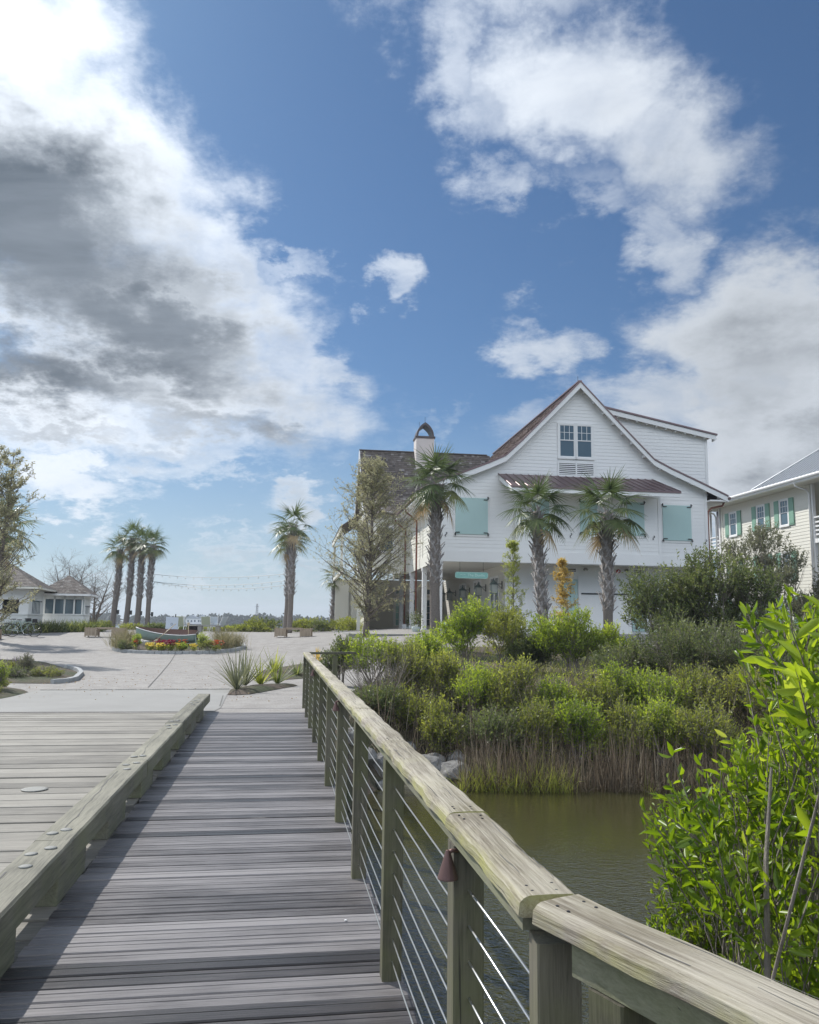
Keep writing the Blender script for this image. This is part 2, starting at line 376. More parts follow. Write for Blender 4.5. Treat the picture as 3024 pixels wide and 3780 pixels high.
# ------------------------------------------------------------------ sky, sun
SUN_AZ,SUN_EL=-50.,45.
w=bpy.data.worlds.new('World');S.world=w;w.use_nodes=True
def build_world():
    t=NT.__new__(NT);t.t=w.node_tree;t.n=t.t.nodes;t.n.clear()
    out=t.N('ShaderNodeOutputWorld')
    sky=t.N('ShaderNodeTexSky',sky_type='NISHITA');sky.sun_disc=False;sky.sun_elevation=R(SUN_EL);sky.sun_rotation=R(SUN_AZ);sky.air_density=1.0;sky.dust_density=1.0;sky.ozone_density=2.2
    tc=t.N('ShaderNodeTexCoord').outputs['Generated']
    sp=t.N('ShaderNodeSeparateXYZ');t.L(tc,sp.inputs[0])
    X,Y,Z=sp.outputs
    az=t.math('MULTIPLY',t.math('ARCTAN2',X,Y),57.2958);el=t.math('MULTIPLY',t.math('ARCSINE',Z),57.2958)
    # cloud-layer coordinates: flattened towards the horizon
    zz=t.math('ADD',t.math('MAXIMUM',Z,0.0),.30)
    cb=t.N('ShaderNodeCombineXYZ');t.L(t.math('DIVIDE',X,zz),cb.inputs[0]);t.L(t.math('DIVIDE',Y,zz),cb.inputs[1])
    P=cb.outputs[0]
    n1=t.noise(2.3,9,.58,P,.25);n2=t.noise(1.0,3,.5,P,.2);n3=t.noise(7.5,7,.62,P,.5)
    ws=t.N('ShaderNodeTexNoise');ws.inputs['Scale'].default_value=3.2;ws.inputs['Detail'].default_value=6;ws.inputs['Roughness'].default_value=.6;t.L(P,ws.inputs['Vector'])
    wv=t.N('ShaderNodeVectorMath',operation='SUBTRACT');t.L(ws.outputs['Color'],wv.inputs[0]);wv.inputs[1].default_value=(.5,.5,.5)
    wm=t.N('ShaderNodeVectorMath',operation='MULTIPLY');t.L(wv.outputs[0],wm.inputs[0]);wm.inputs[1].default_value=(16,12,0)
    w2=t.N('ShaderNodeTexNoise');w2.inputs['Scale'].default_value=13;w2.inputs['Detail'].default_value=7;w2.inputs['Roughness'].default_value=.68;t.L(P,w2.inputs['Vector'])
    w3=t.N('ShaderNodeVectorMath',operation='SUBTRACT');t.L(w2.outputs['Color'],w3.inputs[0]);w3.inputs[1].default_value=(.5,.5,.5)
    w4=t.N('ShaderNodeVectorMath',operation='MULTIPLY');t.L(w3.outputs[0],w4.inputs[0]);w4.inputs[1].default_value=(7,6,0)
    w5=t.N('ShaderNodeVectorMath',operation='ADD');t.L(wm.outputs[0],w5.inputs[0]);t.L(w4.outputs[0],w5.inputs[1]);wm=w5
    ae=t.N('ShaderNodeCombineXYZ');t.L(az,ae.inputs[0]);t.L(el,ae.inputs[1])
    av=t.N('ShaderNodeVectorMath',operation='ADD');t.L(ae.outputs[0],av.inputs[0]);t.L(wm.outputs[0],av.inputs[1]);A=av.outputs[0]
    def blobs(L,soft0=1.45,soft1=.25):
        res=None
        for (a,e,ra,re,rot,s) in L:
            m=t.N('ShaderNodeMapping',vector_type='TEXTURE');m.inputs['Location'].default_value=(a,e,0);m.inputs['Rotation'].default_value=(0,0,R(rot));m.inputs['Scale'].default_value=(ra,re,1)
            t.L(A,m.inputs['Vector']);l=t.N('ShaderNodeVectorMath',operation='LENGTH');t.L(m.outputs[0],l.inputs[0])
            r=t.N('ShaderNodeMapRange',interpolation_type='SMOOTHSTEP');t.L(l.outputs['Value'],r.inputs[0]);r.inputs[1].default_value=soft1;r.inputs[2].default_value=soft0;r.inputs[3].default_value=s;r.inputs[4].default_value=0
            res=r.outputs[0] if res is None else t.math('MAXIMUM',res,r.outputs[0])
        return res
    D=blobs(CLOUDS)
    D=t.math('ADD',D,t.math('MULTIPLY',t.math('SUBTRACT',n1,.5),.95))
    D=t.math('ADD',D,t.math('MULTIPLY',t.math('SUBTRACT',n3,.5),.75))
    dm=t.N('ShaderNodeMapRange',interpolation_type='SMOOTHSTEP');t.L(D,dm.inputs[0]);dm.inputs[1].default_value=.22;dm.inputs[2].default_value=1.12
    dens=dm.outputs[0]
    K=blobs(DARKS,1.4,.1)
    K=t.math('ADD',K,t.math('MULTIPLY',t.math('SUBTRACT',n1,.52),1.5))
    K=t.math('ADD',K,t.math('MULTIPLY',t.math('SUBTRACT',n2,.5),1.2))
    K=t.math('ADD',K,t.math('MULTIPLY',t.math('SUBTRACT',n3,.5),.18))
    km=t.N('ShaderNodeMapRange',interpolation_type='SMOOTHSTEP');t.L(K,km.inputs[0]);km.inputs[1].default_value=-.05;km.inputs[2].default_value=1.25
    # brightness falls away from the sun
    sd=(math.sin(R(SUN_AZ))*math.cos(R(SUN_EL)),math.cos(R(SUN_AZ))*math.cos(R(SUN_EL)),math.sin(R(SUN_EL)))
    dp=t.N('ShaderNodeVectorMath',operation='DOT_PRODUCT');t.L(tc,dp.inputs[0]);dp.inputs[1].default_value=sd
    g=t.N('ShaderNodeMapRange');t.L(dp.outputs['Value'],g.inputs[0]);g.inputs[1].default_value=.45;g.inputs[2].default_value=1.0;g.inputs[3].default_value=CB[0];g.inputs[4].default_value=CB[1]
    n4=t.noise(2.6,6,.6,P,.4,(.7,1.7,1));dk=t.mix(t.ramp(n4,[(.32,0),(.68,1)]),(.075,.10,.132),(.235,.275,.325))
    cc=t.mix(km.outputs[0],(.88,.945,1.03),dk)
    g2=t.N('ShaderNodeMapRange',interpolation_type='SMOOTHSTEP');t.L(Y,g2.inputs[0]);g2.inputs[1].default_value=.1;g2.inputs[2].default_value=-.5;g2.inputs[3].default_value=1;g2.inputs[4].default_value=3.9  # clouds behind the camera made brighter, added fill for the shaded house front
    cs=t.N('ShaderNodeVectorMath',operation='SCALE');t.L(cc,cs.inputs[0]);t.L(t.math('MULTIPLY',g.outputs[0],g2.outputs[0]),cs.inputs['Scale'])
    ss=t.N('ShaderNodeVectorMath',operation='MULTIPLY');t.L(sky.outputs[0],ss.inputs[0]);ss.inputs[1].default_value=SKYT
    # low haze band
    hz=t.N('ShaderNodeMapRange',interpolation_type='SMOOTHSTEP');t.L(el,hz.inputs[0]);hz.inputs[1].default_value=16;hz.inputs[2].default_value=-1;hz.inputs[3].default_value=0;hz.inputs[4].default_value=.55
    base=t.mix(hz.outputs[0],ss.outputs[0],HZC)
    fin=t.mix(dens,base,cs.outputs[0])
    bg=t.N('ShaderNodeBackground');t.L(fin,bg.inputs[0]);bg.inputs[1].default_value=SKYS
    t.L(bg.outputs[0],out.inputs[0])
SKYS=.1
HAZE=.00045
SKYT=(.275,.43,.56)
CB=(4.6,9.0)
HZC=(4.1,4.8,5.3)
CLOUDS=[ # azimuth, elevation, half width, half height, rotation (degrees), strength
 (-29,36,11,7,-20,1.1),(-24,28,13,8,-18,1.15),(-20,21,16,8,-20,1.15),(-17,16,14,6,-8,1.1),(-24,13,15,5,0,1.0),(-14,25,7,4.5,-45,.8),(-9,24,5,1.3,-8,.55),(-8,17,4,5,0,.75),
 (-14,11.5,8,2.3,-5,.75),(-22,8.2,6,2.2,-6,.95),(-7.5,8.3,4,2.0,15,.8),(-2.2,22.4,2.6,2.1,0,.66),(-1,13,3.5,1.5,-20,.45),(2.5,14,1.8,2.4,-30,.45),
 (-2,41,5,3,0,.55),(4,37,5,4,-30,.7),(9,41,9,3.5,0,.72),(12,34.5,9,6,-8,1.0),(19,31.5,8,5.5,-15,.85),(18.5,26.5,4.6,4,-30,.78),(6,34,5,4,0,.75),(6.5,28.5,4,2.4,0,.62),(12,29.5,6,2.6,-15,.6),
 (9.2,19.6,4.4,3.3,-25,.8),(24,18.5,9,6.5,0,1.1),(27,12,11,8,0,1.25),(18,15,8,4,0,.85),(12,12,7,2.6,0,.62),(10,11,4,2,0,.6),
 (-10,4.0,10,1.2,0,.62),(-14,2.2,15,.9,0,.5),(0,3,9,1.0,0,.45),(-12,5.6,5,.8,0,.5),
 (-70,38,22,14,0,.9),(-110,30,30,14,0,1),(70,25,25,12,0,.9),(120,35,35,20,0,1),(170,35,40,24,0,1),(-160,40,35,22,0,1),(-40,60,20,10,0,.7),(60,65,40,12,0,.9)]  # clouds out of view; the rear ones added to light the facade
DARKS=[(-27,25.5,13,7,-12,1.35),(-20,20,13,4.5,-16,1.2),(-26,15.5,11,3.2,0,1.05),(-15,13.5,10,2.0,-8,.8),(-24,11.6,11,1.2,-4,.6),(-13,24,3.5,2.5,-30,.35),(-17,23,7,3,-25,.7),
 (29,11,7,4.5,0,.75),(25,17,6,4,0,.45),(18,29,5,2.5,-20,.3),(12,35,5,2,-20,.2),(-8,8,3,1.2,0,.35),(-10,3.6,9,.8,0,.4)]
build_world()
sun=bpy.data.lights.new('sun','SUN');sun.energy=3.3;sun.angle=R(.6);sun.color=(1,.965,.91)
so=bpy.data.objects.new('sun',sun);COL.objects.link(so)
sv=Vector((math.sin(R(SUN_AZ))*math.cos(R(SUN_EL)),math.cos(R(SUN_AZ))*math.cos(R(SUN_EL)),math.sin(R(SUN_EL))))
so.rotation_euler=sv.to_track_quat('Z','Y').to_euler();so.location=(-20,20,40)
S.view_settings.view_transform='Standard';S.view_settings.look='None';S.view_settings.gamma=1;S.view_settings.exposure=.60
S.render.engine='CYCLES';S.cycles.max_bounces=7;S.cycles.transparent_max_bounces=8
# ------------------------------------------------------------------ terrain
def sst(a,b,x):
    t=np.clip((x-a)/(b-a),0,1);return t*t*(3-2*t)
PR=np.array([(17,0),(25,.03),(31,.10),(36,.26),(43,.75),(48,.93),(60,.98),(78,.95),(88,-1.8),(400,-1.8)])
def Hp(x,y):
    return np.interp(y,PR[:,0],PR[:,1])+sst(-8,1,x)*.42*sst(30,41,y)*(1-sst(60,80,y))
def shore_y(x):return np.interp(x,[-2,-.5,1,5,7,9,12],[15.0,15.9,15.3,15.3,13.5,9,0])
def shore_x(y):return np.interp(y,[-8,0,2,6,10,13,15.5],[.9,.9,1.0,1.9,3.5,5.2,7.5])
def H(x,y):
    x=np.asarray(x,float);y=np.asarray(y,float);hp=Hp(x,y)
    d=np.maximum(y-shore_y(x),(x-shore_x(y))*1.2)
    lump=.10*np.sin(x*1.7+np.sin(y*.9)*2)*np.sin(y*1.3+x*.4)+.05*np.sin(x*4.1+y*2.3)
    rise=np.where(y-shore_y(x)>(x-shore_x(y))*1.2,.20,.38)
    bank=np.minimum(hp-.02,-1.45+rise*d+lump*np.clip(d,0,1))
    bank=np.maximum(bank,-2.2)
    lx=np.interp(y,[14,16,24,32,37,40,44],[-2.2,-1.9,-.6,1.2,2.0,30,60])
    s=sst(-.2,2.2,x-lx)
    h=hp*(1-s)+bank*s
    under=(y<15.25+.15*(x+4))&(x<lx+.3)
    return np.where(under,-1.9,h)
def plaza_mask(x,y):
    lx=np.interp(y,[14,16,24,32,37,39.6,41.3,44],[-2.0,-1.8,-.8,.9,1.6,15,16.5,17])
    return (x<lx)&(y>13.0)&(y<62)
def grid_mesh(name,xs,ys,zf,mat,var=.5,keep=None,label=None):
    X,Y=np.meshgrid(xs,ys);Z=zf(X,Y);V=np.stack([X,Y,Z],-1).reshape(-1,3);nx=len(xs)
    i,j=np.meshgrid(np.arange(nx-1),np.arange(len(ys)-1));b=(j*nx+i).ravel();F=np.stack([b,b+1,b+nx+1,b+nx],1)
    if keep is not None:
        c=V[F].mean(1);F=F[keep(c[:,0],c[:,1])]
    return quads(name,V,F,np.full(len(F),.5),mat,smooth=True)
xs=np.concatenate([np.linspace(-400,-70,12),np.linspace(-65,-14,35),np.arange(-13,20,.33),np.linspace(20.5,65,40),np.linspace(75,400,12)])
ys=np.concatenate([np.linspace(-300,-20,10),np.linspace(-15,-1,10),np.arange(0,46,.33),np.arange(46.5,100,1.5)])
def ground_z(x,y):
    z=H(x,y);return np.where(plaza_mask(x-.35,y)&plaza_mask(x+.35,y),z-.10,z)
g=grid_mesh('ground',xs,ys,ground_z,M['soil']);setp(g,kind='structure')
def plaza_edge(y):return np.interp(y,[14,16,24,32,37,39.6,41.3,44,62],[-2.0,-1.8,-.8,.9,1.6,15,16.5,17,17])
# paved sheet: rows follow its right edge
a9=math.atan(.158);ca,sa=math.cos(a9),math.sin(a9)
rows=[];ysr=np.concatenate([np.linspace(0,1,4)*0+0,[]])
yy=np.concatenate([np.arange(15.2,46,.5),np.arange(46,63,1.5)])
tt=np.concatenate([np.linspace(0,.5,10)[:-1],np.linspace(.5,1,36)])
V=[]
for y in yy:
    xr=float(plaza_edge(y));xl=-60.
    for k in tt:
        x=xl+(xr-xl)*k
        y2=y if y>16.3 else y+(x+2)*.145*max(0,(16.3-y)/1.1) if x>-9 else y-1.0*max(0,(16.3-y)/1.1)
        V.append((x,y2,float(Hp(x,y2))))
nx=len(tt);b=np.array([[j*nx+i for i in range(nx-1)] for j in range(len(yy)-1)]).ravel()
F=np.stack([b,b+1,b+nx+1,b+nx],1)
pz=quads('plaza_paving',V,F,np.full(len(F),.5),M['tabby'],smooth=True);setp(pz,kind='structure')
# smooth concrete approach slab in front of the road deck
def sheet(name,poly,mat,dz=.006,thick=0,kind='structure'):
    """flat polygon draped on the paving (fan triangulated grid)"""
    bm=bmesh.new();vs=[bm.verts.new((x,y,0)) for x,y in poly];bm.faces.new(vs)
    bmesh.ops.triangulate(bm,faces=bm.faces[:]);
    bmesh.ops.subdivide_edges(bm,edges=bm.edges[:],cuts=3,use_grid_fill=True)
    for v in bm.verts:v.co.z=float(Hp(v.co.x,v.co.y))+dz
    bmesh.ops.recalc_face_normals(bm,faces=bm.faces[:])
    me=bpy.data.meshes.new(name);bm.to_mesh(me);bm.free()
    o=addmesh(name,me,mat);
    if kind:setp(o,kind=kind)
    return o
# local bridge frame: origin at foot of the lamp post, x across (to the right), y along the bridge
BO=Vector((.14,2.46,0))
def bw(x,y,z=0):return Vector((BO.x+x*ca-y*sa,BO.y+x*sa+y*ca,z))
def bridge_obj(o):o.location=BO;o.rotation_euler=(0,0,a9);return o
p=[bw(-12,13.12),bw(-1.6,13.05),bw(-1.52,13.75)];
sheet('concrete_slab',[(p[0].x,p[0].y),(p[1].x,p[1].y),(p[2].x,p[2].y),(-3.95,18.35),(-4.2,19.9),(-8.35,18.98),(-8.3,16.95),(-12.6,16.9)],M['concrete'],.008)
# joints in the paving
def strip(name,pts,wd,mat,dz=.012,parent=None,n=14):
    m=MB()
    P=[]
    for (x0,y0),(x1,y1) in zip(pts,pts[1:]):
        for i in range(n):
            P.append((x0+(x1-x0)*i/n,y0+(y1-y0)*i/n))
    P.append(pts[-1])
    for (x0,y0),(x1,y1) in zip(P,P[1:]):
        d=Vector((x1-x0,y1-y0,0)).normalized();s=Vector((-d.y,d.x,0))*wd/2
        q=[(x0+s.x,y0+s.y),(x0-s.x,y0-s.y),(x1-s.x,y1-s.y),(x1+s.x,y1+s.y)]
        m.poly([(x,y,float(Hp(x,y))+dz) for x,y in q][::-1])
    o=m.build(name,mat,parent);return o
J=[[(-11.0,27.2),(-7.68,29.2),(-4.13,32.0)],[(-6.26,20.2),(-9.8,35.1)],[(-18,36.8),(-12.9,36.4)],[(-7.7,38.7),(-4.04,40.3),(1.2,41.0)],[(-4.02,18.3),(-3.58,16.05)]]
for j in J:setp(strip('paving_joint',j,.022,M['joint']),kind='structure')
# slot drain
gr=thing('trench_drain','long slotted trench drain crossing the plaza behind the bridge','drain',(-6.3,19.55,0))
m=MB();n=78
for k in range(n):
    if k%10==9:continue
    t0=(k+.15)/n;t1=(k+.72)/n
    a=Vector((-8.36,19.02,0));b2=Vector((-4.25,20.0,0));d=b2-a
    p0=a+d*t0;p1=a+d*t1;sx=Vector((-.018,.10,0))
    m.poly([tuple(q-Vector((-6.3,19.55,0))+Vector((0,0,.024))) for q in (p0,p1,p1+sx+d*.004,p0+sx+d*.004)])
m.build('drain_grate',M['black'],gr)
m=MB();s=Vector((-.026,.12,0));o_=Vector((-6.3,19.55,0))
m.poly([tuple(q-o_+Vector((0,0,.018))) for q in (a-s*.25,b2-s*.25,b2+s,a+s)]);m.build('drain_frame',M['galv'],gr)
# water
setp(grid_mesh('pond_water',np.linspace(-14,16,60),np.linspace(-30,18,80),lambda x,y:x*0-1.3,M['pond']),kind='structure')
setp(grid_mesh('river_water',np.linspace(-2500,2500,20),np.linspace(80,2600,20),lambda x,y:x*0-1.3,M['river']),kind='structure')
setp(grid_mesh('far_shore',np.linspace(-2500,2500,60),np.linspace(590,3000,26),lambda x,y:-1.6+sst(590,640,y)*2.4,M['soil']),kind='structure')
# ------------------------------------------------------------------ bridge decks
rng=np.random.default_rng(7);random.seed(7)
def deck(name,x0f,x1f,y0,y1,pitch,gap,thick,mat,jit=.006,zj=.003,groove=False):
    m=MB();y=y0
    while y<y1-.02:
        wd=min(pitch-gap,y1-y);va=min(1,max(0,random.gauss(.5,.22)));z=random.uniform(-zj,zj)
        xa=x0f(y)+random.uniform(-jit,jit);xb=x1f(y)+random.uniform(-jit,jit);e=.006
        # board with slightly eased long edges and a shallow crown
        pr=[(y,-thick),(y,-e),(y+e*.9,0),(y+wd-e*.9,0),(y+wd,-e),(y+wd,-thick)]
        if groove:pr[3:3]=[(y+wd*.60,0),(y+wd*.615,-.005),(y+wd*.655,-.005),(y+wd*.67,0)]
        cuts=[xa]
        if xb-xa>4:
            c=xa+random.choice([.33,.5,.66])*(xb-xa);cuts.append(c)
        cuts.append(xb)
        for q,(ca_,cb_) in enumerate(zip(cuts,cuts[1:])):
            m.prism([(ca_+.002,py,z+pz_) for py,pz_ in pr],(cb_-ca_-.004,0,0),va if q==0 else min(1,max(0,va+random.uniform(-.2,.2))))
        y+=pitch
    o=m.build(name,mat);bridge_obj(o);return o
def xr_walk(y):return .11+ (max(0,-.72-y))*.60
wk=deck('walkway_deck',lambda y:-1.695,xr_walk,-4.5,13.70,.1305,.0105,.038,M['walk'],.010,.003,True);setp(wk,kind='structure')
rd=deck('road_deck',lambda y:-13.5,lambda y:-1.715+(.09*((math.sin(y*3.1)+1)/2)),-6,13.12,.285,.019,.075,M['road_deck'],.02,.005);setp(rd,kind='structure')
rd.location.z=-.008
m=MB()
for x in (-13,-10,-7,-4,-2.2,-1.0,.0):m.box((x-.07,-6,-.42),(x+.07,13.9,-.085),.3)
for y in (-3,1.2,5.4,9.6,13.2):
    m.box((-13.2,y-.12,-.72),(.05,y+.12,-.425),.3)
    for x in (-12,-8,-4,-.25):m.tube([(x,y,-3),(x,y,-.6)],.15,10,.3)
bf=m.build('deck_framing',M['post']);bridge_obj(bf);setp(bf,kind='structure')
m=MB();m.box((-13.5,13.72,-2.5),(.35,13.98,-.03),.4);ab=m.build('bridge_abutment',M['concrete']);bridge_obj(ab);setp(ab,kind='structure')
# ------------------------------------------------------------------ timber wheel guard between road and walkway
cb=thing('timber_wheel_guard','long weathered timber kerb beam on blocks with round metal discs','kerb rail',BO,a9)
js=[-5.9,-2.97,-.02,2.95,5.88,8.8,11.75,13.3]
for i,(a,b) in enumerate(zip(js,js[1:])):
    m=MB();x0,x1=-1.905,-1.685;k=int((b-a)/.18)+1;dx=random.uniform(-.006,.006);dz=random.uniform(-.004,.004)
    st=np.linspace(a+.006,b-.006,k);c=.012
    prev=None
    for y in st:
        w0=random.uniform(-.002,.002);w1=random.uniform(-.002,.002)
        ring=[(x0+c+dx,.150),(x1-c+dx,.150),(x1+dx+w1,.150+c),(x1+dx+w1,.3-c+dz),(x1-c+dx,.3+dz+w0),(x0+c+dx,.3+dz),(x0+dx+w0,.3-c),(x0+dx+w0,.15+c)]
        n=len(m.v);m.v+=[(p[0],y,p[1]) for p in ring]
        if prev is not None:
            for q in range(8):
                q2=(q+1)%8;m.f.append((prev+q,n+q,n+q2,prev+q2));m.a.append(.3+.1*(i%5));m.m.append(0)
        else:m.f.append(tuple(n+q for q in range(8)));m.a.append(.5);m.m.append(0)
        prev=n
    m.f.append(tuple(prev+7-q for q in range(8)));m.a.append(.5);m.m.append(0)
    o=m.build('beam',M['timber'],cb)
    # long drying split along the top
    m=MB();y=a+.25;x=-1.80+random.uniform(-.02,.02)
    while y<b-.7:
        L=random.uniform(.05,.16);nx_=x+random.uniform(-.014,.012);wd=random.uniform(.0015,.0055)
        m.poly([(x-wd,y,.3018+dz),(x+wd,y,.3018+dz),(nx_+wd,y+L,.3018+dz),(nx_-wd,y+L,.3018+dz)]);x=nx_;y+=L
    m.build('split',M['joint'],o)
y=-5.8
for k in range(14):
    yc=-.02+.17+(k-4)*1.4655
    if yc>13.2:break
    m=MB();hw=.35 if k<13 else .12;m.box((-1.90+random.uniform(-.008,.004),max(yc-hw,-6),-.005),(-1.70+random.uniform(-.006,.006),min(yc+hw,13.3),.1495),random.uniform(.3,.6))
    m.build('block',M['timber'],cb,bevel=.008)
for j in js[1:-1]:
    for dy,x in ((-.30,-1.84),(-.19,-1.765),(.16,-1.845),(.24,-1.775),(-.52,-1.79)) if j>0 else ((-.3,-1.84),(.2,-1.77)):
        if random.random()<.12:continue
        m=MB();m.lathe([(.001,.0),(.034,.0),(.036,.004),(.026,.008),(.012,.011),(.0008,.0115)],(0,0,0),18)
        o=m.build('disc',M['galv'],cb,True);o.location=(x+random.uniform(-.01,.01),j+dy+random.uniform(-.02,.02),.303);o.rotation_euler=(random.uniform(-.05,.05),random.uniform(-.05,.05),0)
# road deck manhole disc
mh=MB();mh.lathe([(.001,0),(.12,0),(.12,.004),(.09,.006),(.001,.006)],(0,0,0),28)
o=mh.build('round_deck_plate',M['galv'],None,True);o.location=(*bw(-2.75,6.15)[:2],.0);setp(o,'pale round metal plate set in the road deck boards','deck plate')
m=MB();y=-4+.285
for i in range(60):
    yb=-6+i*.285+.14
    if yb<1 or yb>13:continue
    for x in (-13,-10,-7,-4,-2.2):
        for dy in (-.07,.07):m.lathe([(.007,0),(.006,.0015)],(x+random.uniform(-.01,.01),yb+dy+random.uniform(-.01,.01),-.001),6)
o=m.build('nail_heads',M['joint'],rd)
# pebbles / leaves dropped on deck
for (x,y,s) in ((-1.15,1.05,.011),(-.1,2.3,.008),(-.62,.2,.006),(.02,.55,.008),(-1.3,.7,.005)):
    bm=bmesh.new();bmesh.ops.create_icosphere(bm,subdivisions=2,radius=s)
    for v in bm.verts:v.co.z*=.5;v.co+=Vector((random.uniform(-.1,.1),)*3)*s
    me=bpy.data.meshes.new('shell');bm.to_mesh(me);bm.free();o=addmesh('shell',me,M['white'],None,True);o.location=bw(x,y,s*.45+.002)
    setp(o,'tiny pale shell chip lying on the walkway boards','shell','shell chips on the walkway')
# ------------------------------------------------------------------ cable railing
rl=thing('cable_railing','weathered timber railing with steel cables beside the walkway and pond','railing',BO,a9)
CT=1.052;CBt=1.010
ang=math.atan2(-.866,.5)-a9  # direction of the near right-hand run in the bridge frame
d2=Vector((math.cos(ang),math.sin(ang),0));n2=Vector((-d2.y,d2.x,0))
corner=Vector((.012,-.73,0))
posts=[(0,1.5155*k) for k in range(10)]
PR_=[(.002,1.06),(.0,1.0)]
def post(parent,x,y,rz=0,w=.089,z0=-.45,z1=.972,var=.5):
    m=MB();c=.004;r=[(c,0),(w-c,0),(w,c),(w,w-c),(w-c,w),(c,w),(0,w-c),(0,c)]
    m.prism([(px,py,z0) for px,py in r],(0,0,z1-z0),var)
    o=m.build('post',M['post'],parent);o.location=(x,y,0);o.rotation_euler=(0,0,rz);return o
for x,y in posts:post(rl,x,y,0,var=random.uniform(.35,.65))
post(rl,corner.x+.0,corner.y-.004,-a9+R(3),.089,var=.95)
p2=corner+d2*.152+n2*.006;post(rl,p2.x-.01,p2.y,ang+R(90)*0,.089,z1=.943,var=.3)
p3=corner+d2*1.9;post(rl,p3.x,p3.y,ang,.089)
def cap_run(loc,rz,sg,wd,name,cuts,var):
    path0=Vector((0,0,0));dirv=Vector((0,1,0));nv_=Vector((sg,0,0))
    _cap(loc,rz,path0,dirv,nv_,wd,name,cuts,var)
def _cap(loc,rz,path0,dirv,nv_,wd,name,cuts,var):
    """rounded weathered cap board; path0 = outer-left bottom edge start"""
    up=Vector((0,0,1))
    for (a,b) in cuts:
        m=MB();k=max(4,int((b-a)/.035));prev=None;ph=random.uniform(0,9);va=var+random.uniform(-.12,.12)
        for i in range(k+1):
            s=a+.003+(b-a-.006)*i/k;p=path0+dirv*s
            e=.003*math.sin(s*9+ph)+.0025*math.sin(s*23+ph*2)+random.uniform(-.0009,.0009)
            e2=.004*math.sin(s*7+ph*1.7)+.003*math.sin(s*17+ph)+random.uniform(-.0012,.0012)
            tz=CT+.0012*math.sin(s*13+ph)
            w=wd
            prof=[(0+e,CBt+.004),(.006,CBt),(w-.006,CBt),(w+e2,CBt+.006),(w+e2*1.3,tz-.016),(w-.006+e2,tz-.006),(w-.016+e2,tz),(w*.5,tz+.0008),(.024+e,tz-.0004),(.012+e,tz-.005),(.003+e,tz-.014)]
            n=len(m.v);q=len(prof)
            m.v+=[tuple(p+nv_*u_+up*z_) for u_,z_ in prof]
            if prev is not None:
                for j in range(q):
                    j2=(j+1)%q;m.f.append((prev+j,prev+j2,n+j2,n+j));m.a.append(va);m.m.append(0)
            else:m.f.append(tuple(n+q-1-j for j in range(q)));m.a.append(va);m.m.append(0)
            prev=n
        m.f.append(tuple(prev+j for j in range(q)));m.a.append(va);m.m.append(0)
        bm=bmesh.new();me=bpy.data.meshes.new(name)
        me.from_pydata(m.v,[],m.f);bm.from_mesh(me);bmesh.ops.recalc_face_normals(bm,faces=bm.faces[:]);bm.to_mesh(me);bm.free()
        at=me.attributes.new('var','FLOAT','FACE');at.data.foreach_set('value',[va]*len(me.polygons))
        me.polygons.foreach_set('use_smooth',[True]*len(me.polygons));me.set_sharp_from_angle(angle=R(24));o=addmesh(name,me,M['cap'],rl);o.location=loc;o.rotation_euler=(0,0,rz)
        for _ in range(int((b-a)*3)+2):
            x_=nv_.x*wd*random.uniform(.15,.85);y_=random.uniform(a+.05,b-.3);sp=MB()
            for k_ in range(random.randint(3,7)):
                L_=random.uniform(.03,.07);x2=x_+random.uniform(-.004,.004);w_=random.uniform(.0005,.0016)
                if y_+L_>b-.02:break
                sp.poly([(x_-w_,y_,CT+.0017),(x_+w_,y_,CT+.0017),(x2+w_,y_+L_,CT+.0017),(x2-w_,y_+L_,CT+.0017)]);x_=x2;y_+=L_
            if sp.f:sp.build('split',M['joint'],o)
        sc=MB()
        for s in (a+.04,a+.075,b-.04,b-.075):
            for t_ in (.3,.72):
                p=path0+dirv*(s+random.uniform(-.008,.008))+nv_*wd*(t_+random.uniform(-.05,.05));sc.lathe([(.0036,CT-.002),(.0034,CT+.0016)],tuple(p),8)
        sc.build('screw_hole',M['black'],o)
cap_run((-.012,0,0),0,1,.128,'handrail_cap',[(-.70,.06),(.06,1.58),(1.58,3.08),(3.08,7.6),(7.6,11.4),(11.4,13.72)],.55)
q=corner+Vector((-.026,.018,0));cap_run(tuple(q),ang-R(90),-1,.132,'handrail_cap',[(.03,2.2)],.6)
m=MB();m.box((.004,-.66,.973),(.090,13.66,1.008),.6);m.build('sub_rail',M['timber'],rl)
m=MB()
pa=corner+d2*.10;pb=corner+d2*2.2
m.prism([tuple(pa+n2*.004+Vector((0,0,.945))),tuple(pa+n2*.095+Vector((0,0,.945))),tuple(pa+n2*.095+Vector((0,0,1.008))),tuple(pa+n2*.004+Vector((0,0,1.008)))],tuple(pb-pa),.5);m.build('sub_rail',M['timber'],rl)
for k in range(9):
    z=.085+.0955*k;m=MB();pts=[]
    for i in range(9):
        y0=posts[i][1];
        for t in (0,.25,.5,.75):
            pts.append((.045,y0+.045+t*1.5155,z-.010*4*t*(1-t)*random.uniform(.3,1)))
    pts.append((.045,posts[9][1],z));pts=[(.05,corner.y+.05,z)]+pts
    m.tube(pts,.0034,6,.5);m.build('cable',M['steel'],rl,True)
    m=MB();q=corner+Vector((.05,.03,0));e=corner+d2*1.95+n2*.045;q=corner+d2*.2+n2*.045
    m.tube([tuple(q+Vector((0,0,z))),tuple(e+Vector((0,0,z)))],.0034,6,.5);m.build('cable',M['steel'],rl,True)
